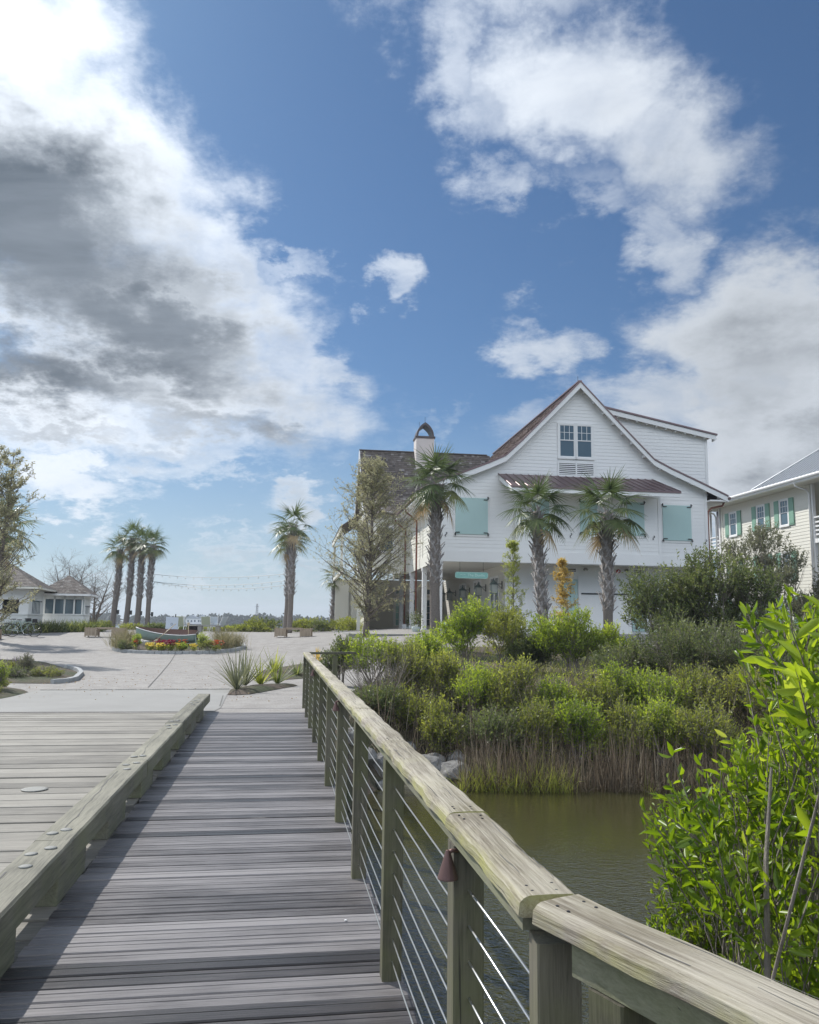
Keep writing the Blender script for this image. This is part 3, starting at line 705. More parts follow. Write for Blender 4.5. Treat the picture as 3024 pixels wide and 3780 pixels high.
# short cross run at the far end of the bridge
m=MB();e0=Vector((0,13.60,0));e1=Vector((.95,13.98,0));dd=(e1-e0).normalized();nn=Vector((-dd.y,dd.x,0))
m.prism([tuple(e0+dd*.1+Vector((0,0,CBt))),tuple(e0+dd*.1+nn*.14+Vector((0,0,CBt))),tuple(e0+dd*.1+nn*.14+Vector((0,0,CT))),tuple(e0+dd*.1+Vector((0,0,CT)))],tuple(e1-e0),.3)
m.build('end_rail',M['post'],rl);post(rl,e0.x+dd.x*.62,e0.y+dd.y*.62+.02)  # rail in darker post timber, so its shade is in the colour
# post lights
def lamp():
    t=thing('path_light','','post light')
    m=MB();m.lathe([(.0035,.078),(.006,.077),(.0295,.003),(.0295,.0),(.027,.0),(.006,.066)],(0,0,-.074),24);m.build('shade',M['bronze'],t)
    m=MB();m.tube([(0,0,-.004),(.012,0,.002),(.03,0,.0)],.006,8);m.build('bracket',M['bronze'],t,True)
    return t
L0=lamp();names=['bronze cone light on the nearest lit railing post','bronze cone light on the railing midway along the walkway','smallest bronze cone light near the far end of the railing']
for k,n_ in zip((0,3,6),names):
    o=L0 if k==0 else dup(L0)
    o.location=bw(-.020,1.5155*k-.012,.962);o.rotation_euler=(0,0,a9);o['label']=n_;o['group']='cone lights on the railing posts'
#@@PART3
# ------------------------------------------------------------------ buildings
class BM_(MB):
    """mesh builder whose z is absolute; built relative to the building's base height"""
    B=0.
    def build(s,name,mat,parent=None,smooth=False,bevel=0):
        s.v=[(x,y,z-BM_.B) for x,y,z in s.v];return MB.build(s,name,mat,parent,smooth,bevel)
def lap(m,ax,c,sgn,lo,hi,z0,z1,ex=.19,proud=.017,var=.5):
    """lap siding. ax 'x': wall runs along x at y=c, facing sgn*y ; lo/hi functions of z give the extents"""
    z=z0
    while z<z1-.01:
        zt=min(z+ex,z1);a0,a1=lo(z),lo(zt);b0,b1=hi(z),hi(zt)
        if b0-a0>.03:
            b1=max(b1,a1+.001)
            pr=c+sgn*proud;v=var+random.uniform(-.1,.1)
            if ax=='x':
                m.poly([(a0,pr,z),(b0,pr,z),(b1,c+sgn*.003,zt),(a1,c+sgn*.003,zt)],v);m.poly([(a0,c,z),(b0,c,z),(b0,pr,z),(a0,pr,z)],v)
            else:
                m.poly([(pr,a0,z),(pr,b0,z),(c+sgn*.003,b1,zt),(c+sgn*.003,a1,zt)],v);m.poly([(c,a0,z),(c,b0,z),(pr,b0,z),(pr,a0,z)],v)
        z=zt
def shingles(m,P0,P1,Q0,Q1,rowlen,wid=.2,th=.022):
    """rows of shakes on the quad P0-P1 (eave) .. Q0-Q1 (ridge)"""
    P0,P1,Q0,Q1=map(Vector,(P0,P1,Q0,Q1));L=((Q0+Q1)/2-(P0+P1)/2).length;n=max(1,int(L/rowlen));nrm_=(P1-P0).cross(Q0-P0).normalized()
    if nrm_.z<0:nrm_=-nrm_
    for i in range(n):
        a=P0.lerp(Q0,i/n);b=P1.lerp(Q1,i/n);c=P1.lerp(Q1,(i+1)/n);d=P0.lerp(Q0,(i+1)/n)
        W=(b-a).length
        if W<.05:continue
        u=0;e=W
        while u<e:
            w_=wid*random.uniform(.6,1.5);u2=min(e,u+w_);f0,f1=u/W,u2/W
            t_=nrm_*th*random.uniform(.7,1.3);g=.004/W
            m.poly([a.lerp(b,f0+g)+t_,a.lerp(b,f1-g)+t_,d.lerp(c,f1-g)+nrm_*.002,d.lerp(c,f0+g)+nrm_*.002],min(1,max(0,random.gauss(.5,.2))))
            m.poly([a.lerp(b,f0+g),a.lerp(b,f1-g),a.lerp(b,f1-g)+t_,a.lerp(b,f0+g)+t_],.1)
            u=u2
def interp(z,T):
    return float(np.interp(z,[t[0] for t in T],[t[1] for t in T]))
# ---- main white house
HB=1.1
BM_.B=HB
hs=thing('white_gabled_house','large white clapboard house with tall gable, brown roof edge and seafoam shutters','house',(.904,42.,HB),R(8))
PK=(8.22,14.66)
LP=[PK,(6.6,12.95),(5.0,11.30),(4.1,10.44),(3.2,10.02),(1.54,9.33),(-.25,8.60)]
RP=[PK,(9.85,12.98),(11.4,11.42),(12.28,10.55),(13.2,10.10),(14.9,9.38),(16.45,8.70)]
def lo_roof(z):
    return interp(z,[(q[1],q[0]) for q in LP][::-1])
def hi_roof(z):
    return interp(z,[(q[1],q[0]) for q in RP][::-1])
WL,WR=.6,15.4
m=BM_()
lap(m,'x',0,-1,lambda z:max(WL,lo_roof(z+.12)),lambda z:min(WR,hi_roof(z+.12)),5.42,14.5)
# plain backing so the wall has thickness
m.prism([(WL,.02,4.86),(WR,.02,4.86),(WR,.02,9.05),(12.3,.02,10.4),(8.22,.02,14.5),(4.1,.02,10.3),(WL,.02,8.8)],(0,.2,0))
m.box((WL-.03,-.035,4.86),(WR+.03,.02,5.15));m.box((WL-.02,-.028,5.15),(WR+.02,.02,5.42))
m.box((WL-.03,-.04,5.42),(WL+.13,.0,8.9));m.box((WR-.13,-.04,5.42),(WR+.03,.0,9.05))
gw=m.build('gable_wall',M['white'],hs)
m=BM_();lap(m,'y',WL,-1,lambda z:.02,lambda z:19.,5.42,8.9,.19);m.box((WL-.03,-.0,4.86),(WL+.05,19,5.42));m.box((WL,.22,4.9),(WL+.2,19,8.9))
for v in (.0,4.9,9.85,15.):m.box((WL-.045,v+.03,5.42),(WL+.0,v+.20,8.8))
m.build('side_wall',M['cream'],hs)
m=BM_();lap(m,'y',WR,1,lambda z:.02,lambda z:19.,4.9,8.9,.19);m.box((WR-.2,.22,1.1),(WR-.002,19,8.9));m.build('side_wall',M['white'],hs)
# bay
m=BM_();lap(m,'x',-.35,-1,lambda z:4.64,lambda z:12.54,5.42,8.75);m.box((4.64,-.345,4.87),(12.54,-.04,9.2))
m.box((4.60,-.385,4.85),(12.58,-.345,5.42));m.box((4.60,-.385,5.42),(4.76,-.34,8.75));m.box((12.42,-.385,5.42),(12.58,-.34,8.75));m.box((4.76,-.38,8.45),(12.42,-.34,8.75))
m.build('bay',M['white'],hs)
# awning roof
m=BM_();v1=-2.0;A=[(3.78,-.02,9.50),(12.3,-.02,9.50)];Bq=[(3.95,v1,8.55),(12.95,v1,8.55)]
m.prism([A[0],A[1],Bq[1],Bq[0]],(0,0,.045),.5)
nS=21
for k in range(nS+1):
    a=Vector(A[0]).lerp(Vector(A[1]),k/nS);b=Vector(Bq[0]).lerp(Vector(Bq[1]),k/nS);m.tube([a+Vector((0,0,.06)),b+Vector((0,0,.06))],.022,4)
m.box((3.93,v1-.03,8.50),(12.97,v1+.0,8.59));m.build('awning_roof',M['copper'],hs)
m=BM_();m.box((3.97,v1+.004,8.30),(12.93,v1+.10,8.53));m.prism([(3.82,-.02,9.47),(3.97,v1+.1,8.52),(3.97,v1+.1,8.30),(3.82,-.02,9.22)],(.05,0,0));m.prism([(12.3,-.02,9.47),(12.93,v1+.1,8.52),(12.93,v1+.1,8.30),(12.3,-.02,9.22)],(-.05,0,0))
m.poly([(3.86,-.03,9.24),(12.3,-.03,9.24),(12.9,v1+.1,8.34),(3.98,v1+.1,8.34)]);m.build('awning_fascia',M['white'],hs)
# roofs
for side,P in (('l',LP),('r',RP)):
    m=BM_()
    for (u0,z0),(u1,z1) in zip(P,P[1:]):
        e0,e1,q0,q1=(u1,-.42,z1),(u1,19.2,z1),(u0,-.42,z0),(u0,19.2,z0)
        if side=='l':shingles(m,e0,e1,q0,q1,.24,.22)
        else:shingles(m,e0,e1,q0,q1,.5,.6)
        dz=-.03;m.poly([(u1,-.42,z1+dz),(u1,19.2,z1+dz),(u0,19.2,z0+dz),(u0,-.42,z0+dz)],.3)
    m.build('roof',M['shake2'],hs)
m=BM_()
for P in (LP,RP):
    for (u0,z0),(u1,z1) in zip(P,P[1:]):
        m.prism([(u0,-.47,z0-.02),(u1,-.47,z1-.02),(u1,-.47,z1+.075),(u0,-.47,z0+.075)],(0,.10,0))
m.box((PK[0]-.1,-.4,PK[1]+.02),(PK[0]+.1,19,PK[1]+.09));m.build('roof_edge',M['copper'],hs)
m=BM_()
for P in (LP,RP):
    for (u0,z0),(u1,z1) in zip(P,P[1:]):
        m.prism([(u0,-.44,z0-.30 if u0!=PK[0] else z0-.34),(u1,-.44,z1-.30),(u1,-.44,z1-.022),(u0,-.44,z0-.022)],(0,.045,0))
        m.prism([(u0,-.395,z0-.12),(u1,-.395,z1-.12),(u1,-.395,z1-.06),(u0,-.395,z0-.06)],(0,.42,0))
for P in (LP,RP):
    for (u0,z0),(u1,z1) in zip(P,P[1:]):
        L=math.hypot(u1-u0,z1-z0);n=max(1,int(L/.62))
        for i in range(n):
            t_=(i+.5)/n;u=u0+(u1-u0)*t_;z=z0+(z1-z0)*t_;m.box((u-.035,-.39,z-.27),(u+.035,-.0,z-.13))
m.build('rake_board',M['white'],hs)
m=BM_();m.box((15.42,-.4,8.42),(16.5,19,8.50));m.build('eave_soffit',M['white'],hs)
m=BM_();m.box((-.28,-.4,8.33),(WL,19,8.40));m.build('eave_soffit',M['white'],hs)
m=BM_();m.tube([(16.5,-.5,8.60),(16.5,19,8.60)],.08,8);m.tube([(-.3,-.5,8.52),(-.3,19,8.52)],.08,8);m.build('gutter',M['copper'],hs,True)
m=BM_();m.tube([(16.5,.05,8.5),(16.35,.05,8.25),(15.75,.1,8.12),(15.53,.12,7.9),(15.53,.12,1.2)],.055,8);m.build('downspout',M['downpipe'],hs,True)
m=BM_();m.tube([PK[0:1]+(0,)*0+(.3,PK[1]) if False else (8.3,.2,PK[1]),(8.3,.2,PK[1]+.5)],.012,5);m.build('lightning_rod',M['black'],hs)
for v in (6.2,11.1):
    m=BM_();m.tube([(-.3,v,8.5),(-.25,v,8.2),(.40,v,7.7),(.40,v,1.55)],.055,8);m.build('downspout',M['downpipe'],hs,True)
    m=BM_();m.box((.28,v-.12,1.05),(.52,v+.12,1.62));m.build('downspout_boot',M['white'],hs,bevel=.01)
# dormer
m=BM_();lap(m,'x',.6,-1,lambda z:10.2+0*z if z>10 else 12.4,lambda z:min(15.85,10.1+(13.38-z)/.195) ,8.9,13.36,.19)
m.prism([(10.2,.63,13.3),(10.2,.63,10),(15.85,.63,8.9),(15.85,.63,12.28)],(0,8,0));m.box((15.75,.56,9.0),(15.88,.64,12.25));m.build('dormer_wall',M['white'],hs)
m=BM_();m.prism([(9.75,.25,13.50),(16.35,.25,12.24),(16.35,.25,12.33),(9.75,.25,13.60)],(0,9,0));m.build('dormer_roof',M['copper'],hs)
m=BM_();m.prism([(9.9,.30,13.20),(16.30,.30,11.98),(16.30,.30,12.235),(9.9,.30,13.46)],(0,.05,0));m.prism([(9.9,.35,13.33),(16.3,.35,12.10),(16.3,.35,12.16),(9.9,.35,13.39)],(0,.3,0))
for i in range(11):
    u=10.6+i*.56;z=13.30-(u-9.9)*.191;m.box((u-.03,.35,z-.16),(u+.03,.6,z-.02))
m.build('dormer_rake',M['white'],hs)
# double window and vent
def window(par,x0,x1,z0,z1,y,cols,rows,split=.5,name='window',fr=.07,glass='glass',frame='white',axis='x',sg=-1,lower=True):
    """frame with sill, sash bars and glass. axis 'x' wall along x at y, facing sg"""
    def P(a,d,z):return (a,y+sg*d,z) if axis=='x' else (y+sg*d,a,z)
    def bx(m,a0,a1,d0,d1,z0_,z1_):
        p,q=P(a0,d0,z0_),P(a1,d1,z1_);m.box(tuple(min(i,j) for i,j in zip(p,q)),tuple(max(i,j) for i,j in zip(p,q)))
    m=BM_();bx(m,x0-fr*1.4,x0,.0,.05,z0-fr,z1+fr);bx(m,x1,x1+fr*1.4,.0,.05,z0-fr,z1+fr);bx(m,x0,x1,.0,.05,z1,z1+fr*1.5);bx(m,x0-fr*1.6,x1+fr*1.6,.0,.08,z0-fr*1.5,z0)
    wo=m.build(name,M[frame],par)
    m=BM_();bx(m,x0,x1,.004,.012,z0,z1);m.build('pane',M[glass],wo)
    m=BM_();zs=z0+(z1-z0)*split
    bx(m,x0,x0+.05,.0125,.04,z0,z1);bx(m,x1-.05,x1,.0125,.04,z0,z1);bx(m,x0+.05,x1-.05,.0125,.04,z0,z0+.055);bx(m,x0+.05,x1-.05,.0125,.04,z1-.05,z1)
    if lower:bx(m,x0+.05,x1-.05,.0125,.045,zs-.025,zs+.025)
    zt0=zs if lower else z0
    for i in range(1,cols):
        a=x0+(x1-x0)*i/cols;bx(m,a-.012,a+.012,.0125,.03,zt0,z1-.05)
    for i in range(1,rows):
        b=zt0+(z1-zt0)*i/rows;bx(m,x0+.05,x1-.05,.0125,.029,b-.012,b+.012)
    m.build('sash_bars',M[frame],wo);return wo
window(hs,7.13,7.98,10.58,12.36,-.015,3,2,.52);window(hs,8.10,8.95,10.58,12.36,-.015,3,2,.52)
m=BM_();x0,x1,z0,z1=7.10,9.0,9.62,10.24
m.box((x0-.08,-.07,z0-.1),(x0,-.0,z1+.1));m.box((x1,-.07,z0-.1),(x1+.08,-.0,z1+.1));m.box((x0,-.07,z1),(x1,-.0,z1+.1));m.box((x0,-.07,z0-.1),(x1,-.0,z0));m.box((8.01,-.07,z0),(8.09,-.0,z1))
vt=m.build('gable_vent',M['white'],hs)
m=BM_()
for k in range(6):
    z=z0+.03+k*.102
    for a,b in ((x0,8.01),(8.09,x1)):m.prism([(a,-.068,z),(a,-.030,z+.050),(a,-.025,z+.040),(a,-.063,z-.010)],(b-a,0,0))
m.build('louvre',M['white'],vt)
m=BM_();m.box((x0,-.018,z0),(x1,-.0125,z1));m.build('vent_backing',M['black'],vt)
def hinge(par,x,z,y,sx,sz):
    m=BM_();m.box((min(x,x+sx*.20),y-.035,z-.022 if sz>0 else z-.022),(max(x,x+sx*.20),y-.0,z+.022));m.box((min(x,x-sx*.05),y-.034,min(z,z+sz*.17)),(max(x,x-sx*.05)+.0,y-.001,max(z,z+sz*.17)))
    m.box((min(x+sx*0,x-sx*.09),y-.033,z+sz*.10-.02),(max(x,x-sx*.09),y-.002,z+sz*.10+.02));m.build('hinge',M['black'],par)
def shutter(x0,x1,z0,z1,y):
    m=BM_();m.box((x0-.10,y-.03,z0-.12),(x1+.10,y-.0,z1+.12));m.build('shutter_surround',M['white'],hs)
    m=BM_();m.box((x0,y-.075,z0),(x1,y-.0305,z1));s=m.build('shutter',M['teal'],hs,bevel=.006)
    for (hx,sx) in ((x0+.02,1),(x1-.02,-1)):
        for (hz,sz) in ((z0+.09,-1),(z1-.09,1)):hinge(s,hx,hz,y-.075,sx,sz)
shutter(1.49,3.20,6.28,8.19,-.016)
shutter(12.84,14.45,6.26,8.17,-.016)
for a,b in ((5.47,6.40),(8.08,9.04),(10.70,11.63)):shutter(a,b,6.42,8.2,-.366)
def hook(x,z,y):
    m=BM_();pts=[(x+.055*math.sin(t_*6.283)*(1 if True else 0),y-.03,z+.11*(1-2*t_)) for t_ in np.linspace(0,1,9)];m.tube(pts,.017,5);m.build('shutter_hook',M['black'],hs,True)
for u in (4.98,5.34,6.95,7.58,10.18,12.15):hook(u,6.34,-.36)
for u in (1.0,15.28):hook(u,6.25,-.02)
# ground floor: ceiling, recessed front wall, inner porch wall with doors
m=BM_();m.box((WL+.05,.25,4.90),(WR-.2,19,4.96));m.build('porch_ceiling',M['soffit'],hs)
UW=4.56
m=BM_();lap(m,'x',1.6,-1,lambda z:UW,lambda z:WR,1.1,4.9,.19);m.box((UW,1.62,1.0),(WR,1.9,4.9));m.box((UW-.02,1.56,1.1),(UW+.14,1.6,4.9));m.build('ground_floor_wall',M['white'],hs)
m=BM_();lap(m,'y',UW,-1,lambda z:1.6,lambda z:20,1.1,4.9,.16);m.box((UW+.005,1.9,1.0),(UW+.2,20,4.9));m.build('porch_wall',M['soffit'],hs)
m=BM_();m.box((-3.6,20,1.0),(UW,20.3,4.9),.5);m.box((UW,19.0,1.0),(15.2,19.3,9));m.build('porch_back_wall',M['soffit'],hs)
for a,b in ((2.8,4.85),(7.2,9.2),(11.62,13.65)):
    mid=(a+b)/2
    window(hs,a+.1,mid-.12,3.80,4.30,UW-.018,3,1,.0,'transom',.05,axis='y',lower=False)
    window(hs,mid+.12,b-.1,3.80,4.30,UW-.018,3,1,.0,'transom',.05,axis='y',lower=False)
    for p,q in ((a+.02,mid-.03),(mid+.03,b-.02)):
        window(hs,p+.12,q-.12,1.9,3.55,UW-.018,2,3,.0,'french_door',.12,axis='y',lower=False)
for k,(a,b) in enumerate(((.9,1.5),(1.9,2.5),(3.0,3.6))):
    window(hs,a,b,1.5,3.5,20,2,4,.0,'porch_door',.1,glass='glass_teal' if k==0 else 'glass',lower=False);window(hs,a,b,3.85,4.3,20,2,1,.0,'transom',.06,lower=False)
# service door between shutters
m=BM_();m.box((8.62,1.535,1.1),(8.78,1.60,4.34));m.box((11.46,1.535,1.1),(11.62,1.60,4.34));m.box((8.78,1.535,4.08),(11.46,1.60,4.34));m.build('door_trim',M['white'],hs)
m=BM_();m.box((8.78,1.55,3.42),(11.46,1.584,4.08));m.box((8.78,1.545,1.1),(11.46,1.584,3.36));m.build('service_door',M['white'],hs)
m=BM_();m.box((8.80,1.50,3.36),(11.44,1.57,3.43));m.build('door_bar',M['black'],hs)
def bshutter(x0,x1):
    m=BM_();n=4
    for i in range(n):m.box((x0+(x1-x0)*i/n+.006,1.50,1.4),(x0+(x1-x0)*(i+1)/n-.006,1.545,4.15))
    for z in (1.5,3.95):m.box((x0,1.475,z),(x1,1.50,z+.16))
    s=m.build('board_shutter',M['teal'],hs)
    m=BM_()
    for z in (2.0,2.6,3.2,3.7):m.box((x0+(x1-x0)/2-.02,1.465,z),(x0+(x1-x0)/2+.02,1.50,z+.05))
    m.box((x0-.03,1.47,4.0),(x0+.03,1.5,4.08));m.build('stud',M['black'],s)
bshutter(7.75,8.58);bshutter(11.66,12.5)
for x in (7.95,11.85):
    m=BM_();m.box((x-.06,1.53,4.52),(x+.62,1.60,4.58));m.box((x-.06,1.53,4.74),(x+.62,1.60,4.80));m.box((x-.06,1.53,4.58),(x,1.60,4.74));m.box((x+.56,1.53,4.58),(x+.62,1.60,4.74));m.box((x,1.55,4.64),(x+.56,1.58,4.67));v=m.build('wall_vent',M['white'],hs)
    m=BM_();m.box((x,1.575,4.58),(x+.56,1.582,4.74));m.build('vent_backing',M['black'],v)
for x in (9.02,11.36):
    m=BM_();m.tube([(x,1.6,4.76),(x,1.47,4.74)],.05,10);m.tube([(x-.02,1.47,4.76),(x-.10,1.40,4.68)],.055,10);m.tube([(x+.02,1.47,4.76),(x+.10,1.40,4.68)],.055,10);m.build('flood_light',M['galv'],hs,True)
m=BM_();m.tube([(10.93,1.6,4.65),(10.93,1.50,4.65)],.11,16);al=m.build('alarm_bell',M['red'],hs,True)
m=BM_();m.tube([(10.93,1.50,4.65),(10.93,1.485,4.65)],.05,12);m.build('bell_centre',M['white'],al,True)
m=BM_();m.box((9.55,1.5,4.58),(9.75,1.6,4.76));m.build('junction_box',M['white'],hs,bevel=.01)
# columns + base slab
for v in (.03,4.95,9.9,15.1):
    m=BM_();m.box((WL-.01,v,1.22),(WL+.24,v+.25,4.86));m.box((WL-.05,v-.04,1.12),(WL+.28,v+.29,1.36));m.box((WL-.04,v-.03,4.66),(WL+.27,v+.28,4.858));m.build('porch_column',M['white'],hs)
m=BM_();m.box((-3.9,-.2,.4),(WL+3.96,20,1.12));m.box((4.56,-.2,.4),(15.6,19,1.06));m.build('porch_floor',M['concrete'],hs)
# back wing
m=BM_();ZR,VR=13.9,16.0;P=[(VR,ZR),(14.4,11.8),(13.2,10.25),(12.3,9.35),(11.2,8.75)]
for (v0,z0),(v1_,z1) in zip(P,P[1:]):shingles(m,(-2.3,v1_,z1),(7.2,v1_,z1),(-2.3,v0,z0),(7.2,v0,z0),.2,.2)
for (v0,z0),(v1_,z1) in zip(P,P[1:]):
    m.poly([(-2.3,v1_,z1-.03),(7.2,v1_,z1-.03),(7.2,v0,z0-.03),(-2.3,v0,z0-.03)],.2);m.poly([(-2.3,32-v1_,z1),(7.2,32-v1_,z1),(7.2,32-v0,z0),(-2.3,32-v0,z0)],.4)
m.box((-2.35,VR-.1,ZR),(7,VR+.1,ZR+.07),.3);m.build('back_wing_roof',M['shake'],hs)
m=BM_()
for (v0,z0),(v1_,z1) in zip(P,P[1:]):
    for s in (1,-1):
        a,b=(v0,v1_) if s==1 else (32-v0,32-v1_)
        m.prism([(-2.36,a,z0-.3),(-2.36,b,z1-.3),(-2.36,b,z1+.03),(-2.36,a,z0+.03)],(.06,0,0))
m.build('back_wing_rake',M['white'],hs)
m=BM_();lap(m,'y',-2.0,-1,lambda z:max(11.6,interp(z,[(8.75,11.2),(9.35,12.3),(10.25,13.2),(11.8,14.4),(13.9,16.)])),lambda z:20.4,4.9,13.5,.2);m.box((-1.99,11.7,1.0),(-1.8,20.2,9.0));lap(m,'x',11.7,-1,lambda z:-2.0,lambda z:WL,4.9,8.7,.19);m.box((-1.98,11.72,4.9),(WL,12,8.8));m.build('back_wing_wall',M['cream'],hs)
window(hs,-1.2,-.3,6.3,7.9,11.69,3,2,.5,'window')
m=BM_();m.prism([(-2.2,11.2,8.9),(-3.9,10.4,7.65),(-3.9,21,7.65),(-2.2,21,8.9)],(0,0,.08),.4);m.build('side_porch_roof',M['shake'],hs)
m=BM_();m.box((-3.88,10.45,7.35),(-3.78,21,7.64));m.box((-3.8,10.5,4.75),(-3.62,20.5,4.95))
for v in (10.6,20.2):m.box((-3.80,v,4.96),(-3.64,v+.16,7.36))
m.box((-2.6,20.0,1.1),(-2.4,20.2,4.6));m.box((-2.6,11.6,1.1),(-2.4,11.8,4.6))
m.build('side_porch_frame',M['cream'],hs)
m=BM_();m.box((1.60,14.9,9.5),(2.90,16.1,14.76));ch=m.build('chimney',M['chim'],hs,bevel=.01)
m=BM_();m.box((1.54,14.84,14.76),(2.96,16.16,14.90));arc=[]
for t_ in np.linspace(0,1,9):arc.append((1.62+.63*(1-math.cos(t_*1.05))/(1-math.cos(1.05)),14.90+1.02*math.sin(t_*1.05)/math.sin(1.05)))
arc=[(x if i else x,z) for i,(x,z) in enumerate(arc)]
arc2=arc+[(4.50-x,z) for x,z in arc[::-1][1:]]
for (xa,za),(xb,zb) in zip(arc2,arc2[1:]):
    m.prism([(xa,14.9,za),(xb,14.9,zb),(2.25+(xb-2.25)*.80,14.9,14.9+(zb-14.9)*.80),(2.25+(xa-2.25)*.80,14.9,14.9+(za-14.9)*.80)],(0,1.2,0))
m.build('chimney_cap',mat_plain('dark_chimney_metal',(.09,.075,.075),.5,.4),ch)
m=BM_();m.tube([(2.25,15.1,15.9),(2.25,15.1,16.35)],.012,5);m.tube([(1.95,15.8,15.8),(1.95,15.8,16.15)],.012,5);m.build('lightning_rod',M['black'],ch)
# hanging sign
def hw(u,v,z):
    return Vector((.904+u*math.cos(R(8))-v*math.sin(R(8)),42+u*math.sin(R(8))+v*math.cos(R(8)),z))
def text(name,body,size,mat,parent,loc,rot,ext=.004,w=1):
    c=bpy.data.curves.new(name,'FONT');c.body=body;c.size=size;c.extrude=ext;c.align_x='CENTER';c.align_y='CENTER'
    o=bpy.data.objects.new('tmp',c);COL.objects.link(o);bpy.context.view_layer.update()
    me=bpy.data.meshes.new_from_object(o.evaluated_get(bpy.context.evaluated_depsgraph_get()));bpy.data.objects.remove(o)
    t=addmesh(name,me,mat,parent);t.location=loc;t.rotation_euler=rot;t.scale=(w,1,1);return t
sg=thing('hanging_sign','long seafoam sign with pale lettering hung under the porch ceiling','sign',hw(2.44,.35,4.02),R(8))
m=MB();c=.07;x,z=.87,.33
m.prism([(-x+c,-.03,0),(x-c,-.03,0),(x,-.03,c),(x,-.03,z-c),(x-c,-.03,z),(-x+c,-.03,z),(-x,-.03,z-c),(-x,-.03,c)],(0,.06,0))
M['sign_teal']=mat_plain('seafoam_sign_paint',(.25,.52,.47),.5,0,.03)
M['sign_pale']=mat_plain('pale_sign_lettering',(.62,.80,.74),.5,0,.02)
m.build('panel',M['sign_teal'],sg)
m=MB()
for a,b in (((-x+c,.012),(x-c,.012)),((-x+c,z-.012),(x-c,z-.012)),((-x+.012,c),(-x+.012,z-c)),((x-.012,c),(x-.012,z-c))):
    m.box((min(a[0],b[0])-.006,-.036,min(a[1],b[1])-.006),(max(a[0],b[0])+.006,-.0305,max(a[1],b[1])+.006))
m.build('border',M['sign_pale'],sg)
text('lettering','The Dunlin',.20,M['sign_pale'],sg,(.24,-.034,.165),(R(90),0,0))
# the smaller word before it is too worn to read: a short pale script stroke
m=MB();m.tube([(-.62+.30*t_,-.034,.185+.028*math.sin(t_*26)) for t_ in np.linspace(0,1,40)],.006,4);m.build('script_stroke',M['sign_pale'],sg)
for xx in (-.62,.62):
    m=MB();m.tube([(xx,0,.33),(xx,0,.86)],.01,5);m.build('hanger',M['dark_metal'],sg)
# lanterns
def lantern():
    t=thing('wall_lantern','','lantern')
    m=MB();w_=.17
    for a in (-1,1):
        for b in (-1,1):m.box((a*w_-.018 if a>0 else -w_,b*w_-.018 if b>0 else -w_,-.26),(a*w_ if a>0 else -w_+.018,b*w_ if b>0 else -w_+.018,.2))
    m.box((-w_,-w_,-.30),(w_,w_,-.262));m.box((-w_-.02,-w_-.02,.2),(w_+.02,w_+.02,.235));m.build('lantern_frame',M['lantern'],t)
    m=MB();m.box((-w_+.02,-w_+.02,-.26),(w_-.02,w_-.02,.198));m.build('lantern_glass',M['lampglass'],t)
    m=MB();m.lathe([(.25,.236),(.12,.34),(.07,.37),(.05,.45),(.02,.47),(.035,.52),(.002,.56)],(0,0,0),4);m.build('lantern_roof',M['lantern'],t)
    m=MB();m.tube([(0,0,.24),(.45,0,.24)],.018,6);m.box((.44,-.04,-.02),(.475,.04,.40));m.tube([(.45,0,.0),(.2,0,.235)],.012,6);m.build('bracket',M['dark_metal'],t)
    return t
LA=lantern();lt=['farthest porch lantern, left one of the far pair','second porch lantern, right one of the far pair','porch lantern on the wall beside the farthest doors','porch lantern between the two nearer porch doors','nearest porch lantern, partly hidden by the feathery young tree']
for k,v in enumerate((17.5,15.05,10.5,6.0,2.2)):
    o=LA if k==0 else dup(LA);o.location=hw(UW-.48,v,3.62);o.rotation_euler=(0,0,R(8));o['label']=lt[k];o['group']='lanterns along the porch wall'
# porch furniture: planter bench with dark folded cloth, potted plants
pb=thing('porch_serving_cabinet','seafoam cabinet with dark bands and a dark cloth heaped on top','cabinet',hw(2.2,1.2,1.12),R(8))
m=MB();m.box((-1.0,-.4,0),(.8,.35,.62));m.build('cabinet_body',mat_plain('pale_teal_cabinet',(.30,.42,.42),.5),pb,bevel=.01)
m=MB()
for z in (.02,.30,.585):m.box((-1.01,-.42,z),(.81,-.401,z+.05))
m.build('band',M['black'],pb)
m=MB()
for k in range(9):
    x=-.3+k*.14;m.prism([(x,-.4,.62),(x+.2,-.42,.62),(x+.24,-.3,.80+.08*math.sin(k*2.1)),(x+.05,-.25,.84+.06*math.cos(k*1.7))],(.02,.5,0))
    if k%3==1:pass
m.build('cloth',M['black'],pb)
# chimney etc done
# ---- right cream house
RB=.95
BM_.B=RB
rh=thing('cream_clapboard_house','cream clapboard house with sage shutters and grey metal roof at right','house',(23.8,52.,RB),R(8))
